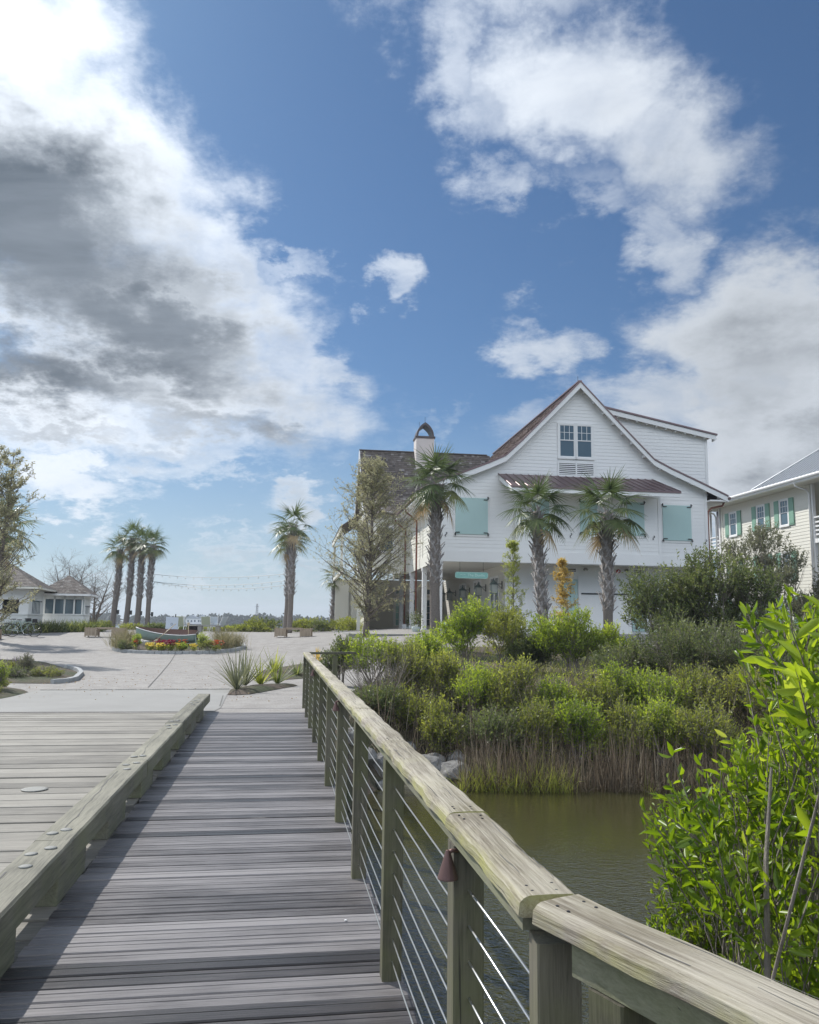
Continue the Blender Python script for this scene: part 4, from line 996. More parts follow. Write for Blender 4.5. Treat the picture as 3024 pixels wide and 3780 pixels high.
# local: y along the visible wall (v), x to the right ; wall face at x=0 facing -x
def F_(t):return t
m=BM_();lap(m,'y',0,-1,lambda z:-3.0,lambda z:7.35,RB+.2,10.35,.2,.02);m.box((.005,-3.0,RB),(.25,7.35,10.4));m.box((-.04,-3.08,RB),(.02,-2.9,10.3));m.box((-.04,7.2,RB),(.02,7.38,10.3));m.build('side_wall',M['cream'],rh)
m=BM_();lap(m,'x',7.36,1,lambda z:0,lambda z:9,RB,10.3,.2);m.build('end_wall',M['cream'],rh)
m=BM_();m.box((-1.0,-9,10.34),(9,9.3,10.42));m.build('soffit',M['cream'],rh)
m=BM_();m.tube([(-1.05,-9,10.58),(-1.05,9.35,10.58)],.10,8);m.box((-1.02,-9,10.40),(-.98,9.35,10.62));m.build('gutter',M['white'],rh)
for y in (-3.0,8.1):
    m=BM_();m.tube([(-1.0,y,10.5),(-.9,y,10.2),(-.25,y-.12,9.95),(-.12,y-.12,9.7),(-.12,y-.12,1.2)],.06,8);m.build('downspout',M['white'],rh,True)
m=BM_()
E0=(-1.08,-9,10.62);RZ=4.3
m.prism([(-1.1,-9,10.60),(-1.1,9.4,10.60),(.0,9.0,10.95),(.0,-9,10.95)],(0,0,.03))
m.poly([(.0,-9,11.0),(.0,3.3,11.0),(5.5,-2.6,15.2),(5.5,-9,15.2)],.5);m.poly([(0,3.3,11.0),(11,3.3,11.0),(5.5,-2.6,15.2)],.5)
m.poly([(0,9.0,10.98),(0,-9,10.98),(9,-9,10.98),(9,9.0,10.98)],.5)
for k in range(40):
    y=-8.9+k*.42
    t_=1 if y<-2.6 else max(0,(3.3-y)/5.9)
    if t_>0:m.tube([(.0,y,11.03),(5.5*t_,y,11.03+4.2*t_)],.022,4)
    m.tube([(-1.08,y,10.65),(.0,y,10.99)],.02,4)
m.tube([(0,3.3,11.02),(5.5,-2.6,15.24),(5.5,-9,15.24)],.05,6);m.build('metal_roof',M['zinc'],rh)
m=BM_();m.tube([(5.4,-2.9,15.2),(5.4,-2.9,16.0)],.015,5);m.build('lightning_rod',M['black'],rh)
def rwin(y0,y1,z0,z1):
    window(rh,y0,y1,z0,z1,-.018,3,2,.5,'window',.07,axis='y')
    for a,b in ((y0-.62,y0-.14),(y1+.14,y1+.62)):
        m=BM_();m.box((-.085,a,z0-.05),(-.022,b,z1+.06))
        for zz_ in (z0+.02,z1-.10):m.box((-.10,a+.02,zz_),(-.086,b-.02,zz_+.06))
        m.build('shutter',M['green_sh'],rh)
for c_ in (-.38,2.25,5.75):
    rwin(c_-.42,c_+.42,8.15,9.75);rwin(c_-.42,c_+.42,4.7,6.4)
    rwin(c_-.42,c_+.42,1.9,3.6)
# railed porch bays at both ends; a dark sheet stands in for their shade
for (a,b) in ((7.6,9.2),(-9,-3.15)):
    m=BM_();m.box((.6,a,RB),(.8,b,10.3));m.build('porch_shade_sheet',mat_plain('painted_porch_shade',(.13,.13,.15),.8),rh)
    m=BM_()
    for zb in (7.0,3.6):
        m.box((-.02,a,zb-.25),(.6,b,zb));
        for z in np.arange(zb+.2,zb+1.25,.25):m.box((.02,a,z),(.08,b,z+.10))
        m.box((-.02,a,zb+1.25),(.12,b,zb+1.33))
    for y in ((a,b-.15) if a>0 else (a,-4.9,-6.6,b-.16)):m.box((-.04,y,RB),(.14,y+.15,10.34))
    m.build('porch_frame',M['white'],rh)
# ---- kiosks at left
def kiosk(name,label,P,size,ez,az_,ground,over=.45,rise=1.35,front='panel'):
    """P = front right wall corner; local x to the right along front, y back"""
    BM_.B=ground
    k=thing(name,label,'kiosk',(P[0],P[1],ground),R(12.6));s=size
    G_=mat_plain('kiosk_board_paint',(.74,.75,.73),.6,0,.04,1) if 'kiosk_board_paint' not in bpy.data.materials else bpy.data.materials['kiosk_board_paint']
    sill=ground+1.1;top=ez-.12
    m=BM_();m.box((-s,0,ground-.3),(0,.08,sill));m.box((-.08,.08,ground-.3),(0,s,sill));m.box((-s,.08,ground-.3),(-s+.08,s,top));m.box((-s+.08,s-.08,ground-.3),(-.08,s,top))
    if front=='screens':
        for x in (-s,-s*.76,-s*.51,-s*.27,-.16):m.box((x,.0,sill),(x+.09,.08,top))
        m.box((-s,.0,top-.22),(0,.08,top))
    else:
        m.box((-s,0,sill),(-1.35,.08,top));m.box((-.5,0,sill),(0,.08,top));m.box((-1.35,0,top-.6),(-.5,.08,top))
    m.box((-.08,.08,sill),(0,s*.22,top));m.box((-.08,s*.78,sill),(0,s,top));m.box((-.08,s*.22,top-.6),(0,s*.78,top))
    for y in np.arange(.1,s,.35):m.box((0,y,ground),(.02,y+.05,top))
    for x in np.arange(-s+.05,-.1,.4):
        m.box((x,-.02,ground),(x+.05,.0,sill-.02))
    m.box((-s-.03,-.05,sill-.04),(.04,.0,sill+.04));m.box((.0,-.05,sill-.04),(.05,s,sill+.04))
    m.build('wall',G_,k)
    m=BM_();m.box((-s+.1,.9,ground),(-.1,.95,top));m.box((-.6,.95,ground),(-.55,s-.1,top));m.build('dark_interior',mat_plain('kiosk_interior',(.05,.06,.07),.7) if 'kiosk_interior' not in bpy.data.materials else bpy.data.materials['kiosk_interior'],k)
    m=BM_()
    if front=='screens':
        for i in range(4):
            x=-s+s*.25*i+.08;m.poly([(x,.04,sill),(x+s*.25-.12,.04,sill),(x+s*.25-.12,.04,top-.24),(x,.04,top-.24)])
            m.poly([(x+.05,.035,sill+.05),(x+.2,.035,sill+.05),(x+.42,.035,top-.25),(x+.28,.035,top-.25)],.9)
        m.build('screen',M['glass'],k)
    m=BM_();m.poly([(-.03,s*.22,sill+.04),(-.03,s*.78,sill+.04),(-.03,s*.78,top-.6),(-.03,s*.22,top-.6)]);m.box((-.02,s*.16,top-.66),(.04,s*.84,top-.60));m.build('serving_window',M['glass'],k)
    m=BM_();o=over;c=[(-s-o,-o,ez),(o,-o,ez),(o,s+o,ez),(-s-o,s+o,ez)];ap=(-s/2,s/2,ez+rise)
    for a,b in ((0,1),(1,2),(2,3),(3,0)):shingles(m,c[a],c[b],ap,ap,.16,.16,.016)
    m.poly([(x,y,z-.01) for x,y,z in c],.2);m.build('hip_roof',M['shake'],k)
    m=BM_()
    for a,b in ((0,1),(1,2),(2,3),(3,0)):
        p,q=c[a],c[b]
        lo=(min(p[0],q[0])-.02,min(p[1],q[1])-.02,ez-.13);hi=(max(p[0],q[0])+.02,max(p[1],q[1])+.02,ez-.012);m.box(lo,hi)
    m.build('fascia',M['white'] if front=='screens' else M['cream'],k)
    return k
kiosk('hip_roofed_kiosk','larger kiosk with brown shingle roof behind the leafy tree at far left',(-21.15,46.),3.9,3.42,12.6,.8,.55,1.62)
kiosk('screened_kiosk','small screened kiosk with pointed shingle roof next to bare tree',(-20.05,51.1),2.35,3.22,12.6,.85,.42,1.2,'screens')
#@@PART4
# ------------------------------------------------------------------ vegetation tools
def Hs(x,y):return float(H(np.array([x]),np.array([y]))[0])
def Hz(x,y):return float(ground_z(np.array([x]),np.array([y]))[0])
def curve_tubes(q,A,B,ra,rb,rng,bow=.12,seg=4,sides=5,var=.5):
    n=len(A);D=B-A;L=np.linalg.norm(D,axis=1,keepdims=True);d=nrm(D);side=nrm(rng.normal(size=(n,3)));side[:,2]*=.3
    s=nrm(np.cross(d,nrm(rng.normal(size=(n,3)))));u=np.cross(d,s);rows=[]
    ra=np.asarray(ra,float).reshape(-1,1)*np.ones((n,1));rb=np.asarray(rb,float).reshape(-1,1)*np.ones((n,1))
    for i in range(seg+1):
        t=i/seg;p=A+D*t+side*L*bow*math.sin(t*math.pi);r=ra*(1-t)+rb*t
        for j in range(sides):
            th=2*math.pi*j/sides;rows.append(p+(s*math.cos(th)+u*math.sin(th))*r)
    V=np.stack(rows,1);b=(np.arange(n)*sides*(seg+1))[:,None];fs=[]
    for i in range(seg):
        for j in range(sides):
            j2=(j+1)%sides;fs.append(b+np.array([[i*sides+j,i*sides+j2,(i+1)*sides+j2,(i+1)*sides+j]]))
    q.add(V.reshape(-1,3),np.concatenate(fs,1).reshape(-1,4),np.full(n*seg*sides,var))
def shrub(name,label,x,y,h,r,leaf,seed,ntw=260,twl=.28,LL=.05,LW=.018,lpt=9,lobes=9,detail=0,group=None,cat='shrub',lo=.25,up=.5,bark='bark2',z=None,stemr=.02,open_=1.,base=None):
    rng=np.random.default_rng(seed);z0=Hs(x,y)-.03 if z is None else z
    t=thing(name,label,cat,(x,y,z0),0,group)
    C=nrm(rng.normal(size=(lobes,3)))*(rng.random((lobes,1))**.5)
    C[:,:2]*=r*.72;C[:,2]=h*(lo+(1-lo)*.52)+C[:,2]*h*(1-lo)*.34
    C[0]=[rng.normal()*r*.15,rng.normal()*r*.15,h*.82]
    R_=r*(.30+.22*rng.random(lobes))
    li=rng.integers(0,lobes,ntw);dv=nrm(rng.normal(size=(ntw,3)));rad=(.45+.55*rng.random((ntw,1)))*R_[li][:,None]
    T=C[li]+dv*rad*np.array([1,1,.85])
    zt=np.percentile(T[:,2],99.);T[:,2]=np.where(T[:,2]>h*.3,h*.3+(T[:,2]-h*.3)*(h*.97-h*.3)/max(zt-h*.3,.05),T[:,2]);T[:,2]=np.clip(T[:,2],h*.06,h*1.0)
    D=nrm(dv*.6+nrm(T-np.array([0,0,h*.35]))*.5+np.array([0,0,up])+rng.normal(size=(ntw,3))*.25)
    L=twl*(.5+.8*rng.random((ntw,1)));A=T-D*L*.5;B=T+D*L*.5
    qb=Q()
    ns=max(3,lobes)
    base_=np.stack([rng.normal(size=ns)*r*.12,rng.normal(size=ns)*r*.12,np.zeros(ns)],1)
    curve_tubes(qb,base_,C[:ns],stemr,stemr*.4,rng,.12,4,4)
    k=max(6,ntw//4);idx=rng.integers(0,ntw,k);curve_tubes(qb,C[li[idx]]*np.array([1,1,.8]),A[idx],stemr*.35,stemr*.15,rng,.1,2,3)
    twigs(qb,A,B,.0035 if detail else .005,.5)
    qb.build('branches',M[bark],t)
    ql=Q();n=ntw*lpt;ti=np.repeat(np.arange(ntw),lpt);s=np.tile((np.arange(lpt)+.5)/lpt,ntw)+rng.normal(size=n)*.05
    P=A[ti]+(B-A)[ti]*s[:,None];LD=nrm(D[ti]*.75+nrm(rng.normal(size=(n,3)))*.8)
    sz=(.6+.6*rng.random(n))*(1.05-.25*s)
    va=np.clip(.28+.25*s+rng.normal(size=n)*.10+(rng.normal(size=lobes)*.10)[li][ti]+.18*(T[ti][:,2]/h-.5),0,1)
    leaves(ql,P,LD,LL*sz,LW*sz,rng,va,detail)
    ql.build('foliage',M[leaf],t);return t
def tree(name,label,x,y,h,r,leaf,seed,nb=60,lo=.22,prof=None,bup=.45,twn=9,twl=.35,LL=.05,LW=.015,lpt=8,trunk_r=.08,bark='bark',z=None,group=None,lean=(0,0),detail=0,multi=1,cat='tree'):
    rng=np.random.default_rng(seed);z0=Hz(x,y)-.03 if z is None else z
    t=thing(name,label,cat,(x,y,z0),0,group)
    if prof is None:prof=lambda s:(1-s)**.7*(.35+.65*min(1,s*4+.3))
    m=MB()
    def tp(s,k=0):
        return np.array([lean[0]*s+.05*math.sin(s*5+seed+k*2)*h*.12+(k-(multi-1)/2)*.35*s*r,lean[1]*s+.04*math.cos(s*4+seed)*h*.1,h*s])
    for k in range(multi):
        m.tube([tuple(tp(i/10,k)) for i in range(11)],[max(.006,trunk_r*(1-.93*(i/10)**.9)) for i in range(11)],8)
    m.build('trunk',M[bark],t,True)
    s=lo+(1-lo)*np.sort(rng.random(nb))**1.0*.97;az=np.arange(nb)*2.4+rng.normal(size=nb)*.4
    A=np.array([tp(v,i%multi) for i,v in enumerate(s)]);Ls=np.array([r*prof((v-lo)/(1-lo)) for v in s])*(.45+.8*rng.random(nb))
    bu=bup*(.5+.9*rng.random(nb))
    Dr=nrm(np.stack([np.cos(az),np.sin(az),bu],1));B=A+Dr*Ls[:,None]
    qb=Q();curve_tubes(qb,A,B,np.clip(trunk_r*.32*(1-s)+.006,.006,1),.004,rng,.10,4,4)
    n=nb*twn;bi=np.repeat(np.arange(nb),twn);u=.2+.8*rng.random(n);P=A[bi]+(B-A)[bi]*u[:,None]
    TD=nrm(Dr[bi]*.7+nrm(rng.normal(size=(n,3)))*.9+np.array([0,0,.25]));TL=twl*(.5+.8*rng.random((n,1)))*(np.clip(Ls[bi]/r,.35,1)[:,None]);E=P+TD*TL
    twigs(qb,P,E,.006,.5)
    # second order
    n2=n;P2=P+(E-P)*(.3+.6*rng.random((n,1)));D2=nrm(TD+nrm(rng.normal(size=(n,3)))*.9);E2=P2+D2*TL*.55;twigs(qb,P2,E2,.004,.5)
    qb.build('branches',M[bark],t)
    if leaf:
        AA=np.concatenate([P,P2]);BB=np.concatenate([E,E2]);DD=np.concatenate([TD,D2]);N=len(AA)
        ti=np.repeat(np.arange(N),lpt);ss_=rng.random(N*lpt)
        LP_=AA[ti]+(BB-AA)[ti]*ss_[:,None]+rng.normal(size=(N*lpt,3))*.012;LD=nrm(DD[ti]*.6+nrm(rng.normal(size=(N*lpt,3))))
        va=np.clip(.5+rng.normal(size=N*lpt)*.16+(rng.normal(size=N)*.12)[ti],0,1)
        ql=Q();leaves(ql,LP_,LD,LL*(.6+.7*rng.random(N*lpt)),LW,rng,va,detail);ql.build('foliage',M[leaf],t)
    return t
def palm(name,label,loc,h,cr,seed,tr=.2,bare=.35,nf=26,group=None,lean=(0,0),nseg=30,boots=True,dead=3):
    rng=np.random.default_rng(seed);t=thing(name,label,'palm tree',loc,0,group)
    def cx(s):return np.array([lean[0]*s+.05*math.sin(s*4+seed),lean[1]*s+.05*math.cos(s*3+seed)-.05*math.cos(seed),h*s])
    m=MB();N=26
    m.tube([tuple(cx(i/N)) for i in range(N+1)],[tr*(1.12-.10*min(1,i/N*5)+(.0 if i/N<bare else .04)-(.12*max(0,i/N-.8)*5 if i/N>.8 else 0)+.02*math.sin(i*2.3)) for i in range(N+1)],14)
    m.build('trunk',M['palmtrunk'],t,True)
    if boots:
        nb=int((1-bare)*h*17);s=bare+(1-bare)*(np.arange(nb)+.5)/nb;th=np.arange(nb)*2.39996+rng.normal(size=nb)*.12
        P=np.array([cx(v) for v in s]);o=np.stack([np.cos(th),np.sin(th),np.zeros(nb)],1);tg=np.stack([-np.sin(th),np.cos(th),np.zeros(nb)],1)
        q=Q()
        for sg_ in (-1,1):
            b0=P+o*tr*.93-tg*sg_*.07+np.array([0,0,-.08]);out=(.30+.75*rng.random((nb,1))**2)
            D=nrm(np.array([0,0,1.])+tg*sg_*.42+o*out);L=.34+.16*rng.random((nb,1));w0,w1=.062,.034;tk=.03
            V=np.stack([b0-tg*w0,b0+tg*w0,b0+D*L+tg*w1,b0+D*L-tg*w1,b0-tg*w0*.9-o*tk,b0+tg*w0*.9-o*tk,b0+D*L+tg*w1-o*tk*.6,b0+D*L-tg*w1-o*tk*.6],1)
            bb=(np.arange(nb)*8)[:,None]
            F=np.concatenate([bb+np.array([f]) for f in ([0,1,2,3],[7,6,5,4],[0,3,7,4],[1,5,6,2],[3,2,6,7])],1).reshape(-1,4)
            q.add(V.reshape(-1,3),F,np.repeat(rng.random(nb),5))
        q.build('leaf_bases',M['boot'],t)
    top=cx(1.0);q=Q();qd=Q();qp=Q()
    for i in range(nf+dead):
        isd=i>=nf
        az=i*2.39996+rng.normal()*.25;e=R(82)-R(102)*((i+.5)/nf)**.95 if not isd else R(-42+rng.normal()*10)
        D=np.array([math.cos(az)*math.cos(e),math.sin(az)*math.cos(e),math.sin(e)])
        pl=cr*(.42+.10*rng.random());st=top+np.array([D[0]*tr*.5,D[1]*tr*.5,-.12+.2*math.sin(e)])
        # petiole arches over
        pts=[];p=st.copy();d=D.copy()
        for k in range(5):
            pts.append(p.copy());p=p+d*pl/4;d=nrm(d+np.array([0,0,-.07-.07*math.cos(e)]))
        A_=np.array(pts[:-1]);B_=np.array(pts[1:])
        twigs(qp,A_,B_,.016,.7)
        E_=pts[-1];sd=nrm(np.cross(d,np.array([0,0,1.])+1e-3));N_=np.cross(sd,d)
        n=nseg;ph=np.linspace(-R(118),R(118),n)+rng.normal(size=n)*.03
        fold=.35*np.abs(np.sin(ph))  # V-fold of the fan
        dirs=nrm(d[None]*np.cos(ph)[:,None]+sd[None]*np.sin(ph)[:,None]-N_[None]*fold[:,None]*.8)
        Ls=cr*.60*(1-.22*np.abs(ph)/2.0)*(.9+.15*rng.random(n))
        base_=E_[None]+d[None]*np.clip(np.cos(ph),-.2,1)[:,None]*cr*.06
        sides=nrm(np.cross(dirs,N_[None]+rng.normal(size=(n,3))*.25))
        va=np.full(n,np.clip((.75 if i>nf*.75 else .40)+rng.normal()*.12,0,1))+rng.normal(size=n)*.06
        dr=.08+.24*rng.random(n)+(.16 if i>nf*.6 else 0)
        strips(qd if isd else q,base_,dirs,Ls,cr*.033,rng,va,4,dr,side=sides)
    q.build('fronds',M['lf_palm'],t)
    if dead:qd.build('dead_fronds',M['lf_dead'],t)
    qp.build('leaf_stalks',M['lf_palm'],t);return t
def spiky(name,label,x,y,h,n,seed,mat='lf_dark',cat='plant',w=.04,group=None,z=None,spread=.75,droop=.1):
    rng=np.random.default_rng(seed);z0=float(Hp(x,y)) if z is None else z
    t=thing(name,label,cat,(x,y,z0),0,group)
    az=rng.random(n)*6.283;e=R(90)-R(80)*spread*rng.random(n)**.8;D=np.stack([np.cos(az)*np.cos(e),np.sin(az)*np.cos(e),np.sin(e)],1)
    P=np.stack([np.cos(az)*.03,np.sin(az)*.03,np.zeros(n)],1)
    q=Q();strips(q,P,D,h*(.7+.5*rng.random(n)),w,rng,rng.random(n)*.6+.2,4,droop,side=nrm(np.stack([-np.sin(az),np.cos(az),np.zeros(n)],1)+rng.normal(size=(n,3))*.15))
    q.build('leaf_blades',M[mat],t);return t
def tuft(name,label,x,y,h,r,n,seed,mat,cat='ornamental grass',z=None,w=.012,group=None,droop=.45,lean=.5):
    rng=np.random.default_rng(seed);z0=float(Hp(x,y)) if z is None else z
    t=thing(name,label,cat,(x,y,z0),0,group)
    P=np.stack([rng.normal(size=n)*r*.35,rng.normal(size=n)*r*.35,np.zeros(n)],1);D=np.concatenate([rng.normal(size=(n,2))*lean,np.ones((n,1))],1)
    q=Q();strips(q,P,D,h*(.6+.5*rng.random(n)),w,rng,rng.random(n),4,droop*rng.random(n));q.build('grass_blades',M[mat],t);return t
VX=lambda v,Y:(v*1.753-1512)/3028*Y*1.0
def at(v,Y,roll_=True):return VX(v,Y)
# ------------------------------------------------------------------ big palms by the house
palm('sabal_palm','tall sabal palm with criss-cross bark at the corner of the white house',(1.22,37.0,1.0),7.0,1.9,3,.225,.34,21,'sabal palms in front of the house',dead=2)
palm('sabal_palm','sabal palm in front of the middle of the white gable wall',(5.20,31.5,Hs(5.2,31.5)-.1),6.0,1.6,8,.175,.30,18,'sabal palms in front of the house',lean=(-.22,.1),dead=1)
palm('sabal_palm','sabal palm with a brown hanging frond nearest the big dark shrub',(7.65,32.0,Hs(7.65,32)-.1),6.0,1.8,14,.18,.36,18,'sabal palms in front of the house',lean=(.16,-.1),dead=2)
# far palms
FP=[(247,72,6.9,1.75,'leftmost palm of the row of four beyond the plaza'),(274,71,7.8,1.75,'tallest palm, second from left in the row of four'),(296,70,7.3,1.65,'third palm from left in the row of four'),(317,68,6.9,1.65,'rightmost palm of the row of four, broken stub on its trunk')]
for k,(v,Y,h,c,l) in enumerate(FP):
    palm('sabal_palm',l,(at(v,Y)+.0,Y,.93),h,c,30+k,(.235,.22,.225,.19)[k],.35,20,'palms beyond the plaza',lean=(.25,0),nseg=22,dead=1)
for k,(v,Y,h,c,l) in enumerate([(607,55,6.1,1.6,'left palm of the tight pair behind the right planter bench'),(614,54,7.0,1.75,'right, taller palm of the pair behind the right planter bench'),(611,57,6.5,1.5,'palm at the back of the tight clump by the right planter bench')]):
    palm('sabal_palm',l,(at(v,Y),Y,.95),h,c,50+k,.165,.35,15,'palms beyond the plaza',lean=(.12,0),nseg=22,dead=1)
palm('sabal_palm','small distant palm left of the leafy tree by the house',(at(707,62),62,.95),4.1,1.3,61,.2,.2,16,'palms beyond the plaza',nseg=20,dead=0)
palm('sabal_palm','palm half hidden behind the leafy tree at far left',(-20.1,40.0,.55),5.3,1.9,66,.26,.3,24,None,nseg=24,dead=1)
# leafy / bare trees
tree('cypress_tree','leafy young cypress tree in front of the left end of the white house',at(777,37.6),37.6,8.1,3.4,'lf_tan',5,150,.08,lambda s:(1-s)**.6*(.62+.38*min(1,s*3)),.95,13,.85,.10,.036,6,.15,z=1.0,lean=(.15,0))
tree('cypress_tree','tall tan-leaved cypress tree at the far left edge',-15.9,31.5,8.1,2.25,'lf_tan',9,110,.12,lambda s:(1-s)**.5*(.8+.2*min(1,s*4)),1.0,11,.55,.10,.038,6,.14,z=.1,multi=2)
tree('cypress_tree','leafy cypress in the left planting bed shading the concrete slab',-14.9,21.6,6.6,2.3,'lf_tan',21,80,.2,lambda s:(1-s)**.5,.8,10,.6,.12,.045,6,.12,z=.05)
tree('young_cypress','slender lime green feathery sapling in front of the porch wall',at(1080,33),33,4.9,.82,'lf_lime',12,55,.15,lambda s:(1-s)**.45,1.1,8,.36,.075,.025,8,.035,z=Hs(at(1080,33),33),lean=(.05,0),cat='sapling')
tree('young_cypress','golden yellow feathery sapling between two palms by the house wall',at(1187,36),36,3.95,.72,'lf_gold',13,60,.12,lambda s:(1-s)**.55,.8,9,.34,.075,.03,8,.03,z=Hs(at(1187,36),36)+.1,cat='sapling')
tree('bare_tree','leafless spreading tree beside the screened kiosk',at(205,58),58,3.9,3.2,None,17,46,.10,lambda s:1-.55*s,.7,14,1.2,.05,.02,1,.13,z=.95,multi=3)
tree('bare_tree','leafless tree behind the roof of the screened kiosk',at(150,60),60,4.6,3.0,None,18,50,.15,lambda s:1-.5*s,.8,14,1.2,.05,.02,1,.15,z=.95,multi=3)
# ------------------------------------------------------------------ bank shrubs
def topz(v,Y):return 1.6-(v*1.753-2306)/3028*Y
bank=[ # V x, V top y, distance, radius, leaf, twigs, label
 (722,1342,21.5,.62,'lf_dark',240,'dark rounded shrub just right of the railing end'),
 (790,1338,21,.85,'lf_bright',360,'upright bright green shrub at the left of the bank'),
 (865,1352,20.5,.9,'lf_olive',360,'olive willowy shrub below the leafy cypress'),
 (940,1375,20,.9,'lf_olive',360,'olive shrub on the bank left of the reeds'),
 (1015,1395,19,.9,'lf_bright',360,'bright sprigged shrub above the left end of the reeds'),
 (1090,1402,18.6,.9,'lf_olive',360,'low olive shrub below the lime sapling'),
 (1165,1412,18.3,.85,'lf_bright',340,'bright low shrub in front of the middle palm'),
 (1240,1410,18.3,.9,'lf_olive',360,'olive shrub between the two right palms'),
 (1310,1408,18.4,.95,'lf_bright',380,'pale tipped shrub above the middle of the reeds'),
 (1380,1398,18.4,1.0,'lf_bright',400,'largest pale green shrub above the reeds'),
 (1450,1402,18.8,1.0,'lf_olive',380,'olive shrub above the right end of the reeds'),
 (905,1335,25,1.0,'lf_bright',360,'yellow green shrub at the foot of the corner palm'),
 (985,1262,27.5,1.15,'lf_bright',460,'tall leafy green shrub below the porch lanterns'),
 (1060,1275,28.5,1.15,'lf_olive',420,'dark yellowish shrub around the lime sapling'),
 (1130,1335,28,1.1,'lf_dark',380,'dark shrub left of the middle palm trunk'),
 (1205,1282,27,1.45,'lf_bright',560,'broad fresh green shrub between the palm trunks'),
 (1282,1310,27,.85,'lf_bright',300,'small bright shrub around the right palm trunk'),
 (1330,1345,22.5,1.25,'lf_dark',520,'dark dense shrub right of the palm trunks'),
 (1395,1195,24.5,1.55,'lf_dark',640,'tall spreading dark shrub with ragged top left of the gap'),
 (1475,1150,24.5,1.55,'lf_dark',680,'tallest dark evergreen shrub in front of the house corner'),
 (1555,1170,24,1.4,'lf_dark',600,'tall dark evergreen shrub left of the cream house'),
 (1440,1300,22,1.5,'lf_dark',620,'dense dark thicket shrub above the pale green shrubs'),
 (1540,1305,21,1.4,'lf_dark',580,'dense dark shrub behind the large leaved bush'),
 (1640,1290,22,1.4,'lf_dark',520,'dense dark shrub at the right edge'),
 (1602,1092,28,1.25,'lf_grey',420,'sparse grey green small tree before the cream house'),
 (1690,1140,27,1.25,'lf_grey',420,'sparse grey green small tree at the right edge'),
 (930,1480,17.3,.6,'lf_olive',200,'small olive sprig shrub behind the riprap rocks'),
 (1040,1478,17.2,.75,'lf_dark',300,'dark low shrub behind the left reeds'),
 (1125,1470,17.0,.75,'lf_olive',300,'low olive shrub behind the reeds, below the middle palm'),
 (1215,1478,16.9,.75,'lf_bright',300,'low yellow green shrub leaning over the middle reeds'),
 (1300,1468,16.9,.8,'lf_olive',320,'low olive shrub leaning over the right reeds'),
 (1385,1472,16.8,.8,'lf_bright',320,'low pale shrub leaning over the right end of the reeds'),
 (1470,1465,16.6,.85,'lf_olive',320,'low olive shrub beside the foreground bush'),
 (800,1450,18.2,.7,'lf_dark',240,'dark low shrub behind the middle of the railing'),
 (870,1440,18.4,.8,'lf_olive',280,'olive low shrub above the rocks'),
 (1575,1400,18.5,1.1,'lf_olive',380,'olive shrub at the right end of the pond bank'),
 (1640,1420,17.0,1.2,'lf_olive',380,'olive shrub low on the right pond bank')]
for k,(v,ty,Y,r,lf,ntw,lab) in enumerate(bank):
    x=at(v,Y);z=Hs(x,Y);h=topz(ty,Y)-z
    big=lf=='lf_dark' and r>1.2
    h*=[1,1.1,.93,1.05,.98,1.12,.9][k%7] if Y<20 else 1;r*=[1,.85,1.15,.95,1.1][k%5] if Y<20 else 1
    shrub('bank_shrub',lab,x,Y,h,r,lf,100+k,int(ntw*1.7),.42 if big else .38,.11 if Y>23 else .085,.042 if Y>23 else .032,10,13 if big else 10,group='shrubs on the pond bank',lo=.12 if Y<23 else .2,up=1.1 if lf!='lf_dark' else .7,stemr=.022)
# twiggy leafless bush by the railing end
rng=np.random.default_rng(77);tb=thing('twiggy_bush','leafless brown twiggy bush leaning by the railing end','bush',(-.55,19.0,Hs(-.55,19.0)))
q=Q();n=90;A=rng.normal(size=(n,3))*.12;A[:,2]=0;B=A+nrm(np.concatenate([rng.normal(size=(n,2))*.5+np.array([-.25,0]),np.ones((n,1))],1))*(1.0+.7*rng.random((n,1)))
curve_tubes(q,A,B,.008,.003,rng,.08,4,3)
i2=rng.integers(0,n,260);P=A[i2]+(B-A)[i2]*(.3+.7*rng.random((260,1)));E=P+nrm((B-A)[i2]*.6+nrm(rng.normal(size=(260,3))))*.3;twigs(q,P,E,.003,.5);q.build('stems',M['bark2'],tb)
# reeds
clump=lambda x:.5+.5*np.sin(x*2.1)*np.sin(x*5.3+1)
rng=np.random.default_rng(5)
def scatter(n,xr,fy,sy):
    x=rng.uniform(*xr,n);return x,shore_y(x)+fy+np.abs(rng.normal(size=n))*sy
def bladeset(name,n,xr,fy,sy,hgt,wid,mat,label,cat,lean=.16,droop=.5,seg=5,hj=.45,zoff=0):
    x,y=scatter(n,xr,fy,sy)
    if name=='dry_reeds':
        k=rng.random(n)<.35+.65*np.clip(clump(x),0,1);x,y=x[k],y[k];n=len(x)
    z=np.maximum(H(x,y),-1.36);P=np.stack([x,y,z+zoff],1);D=np.concatenate([rng.normal(size=(n,2))*lean,np.ones((n,1))],1)
    q=Q();L=hgt*(1-hj+hj*1.6*rng.random(n))*(.8+.3*np.clip(clump(x+1.3),0,1));strips(q,P,D,L,wid,rng,rng.random(n),seg,droop*rng.random(n)**2);o=q.build(name,M[mat]);return setp(o,label,cat,None,'stuff')
bladeset('dry_reeds',2300,(1.0,7.2),-.25,.5,.92,.015,'reed','dense band of dry brown reeds along the far edge of the pond','reeds',.12,.35,hj=.7)
bladeset('bent_reeds',800,(.9,7.0),-.3,.6,.75,.013,'reed','broken bent reed leaves at the waterline','reeds',.55,1.1)
bladeset('green_reeds',420,(.9,3.0),-.42,.28,.62,.013,'reedgreen','yellow green sedge leaves at the left end of the reed band','reeds',.35,.9)
bladeset('green_reeds',90,(4.2,7.0),-.4,.28,.42,.011,'reedgreen','sparse green sedge at the foot of the dry reeds','reeds',.35,.9)
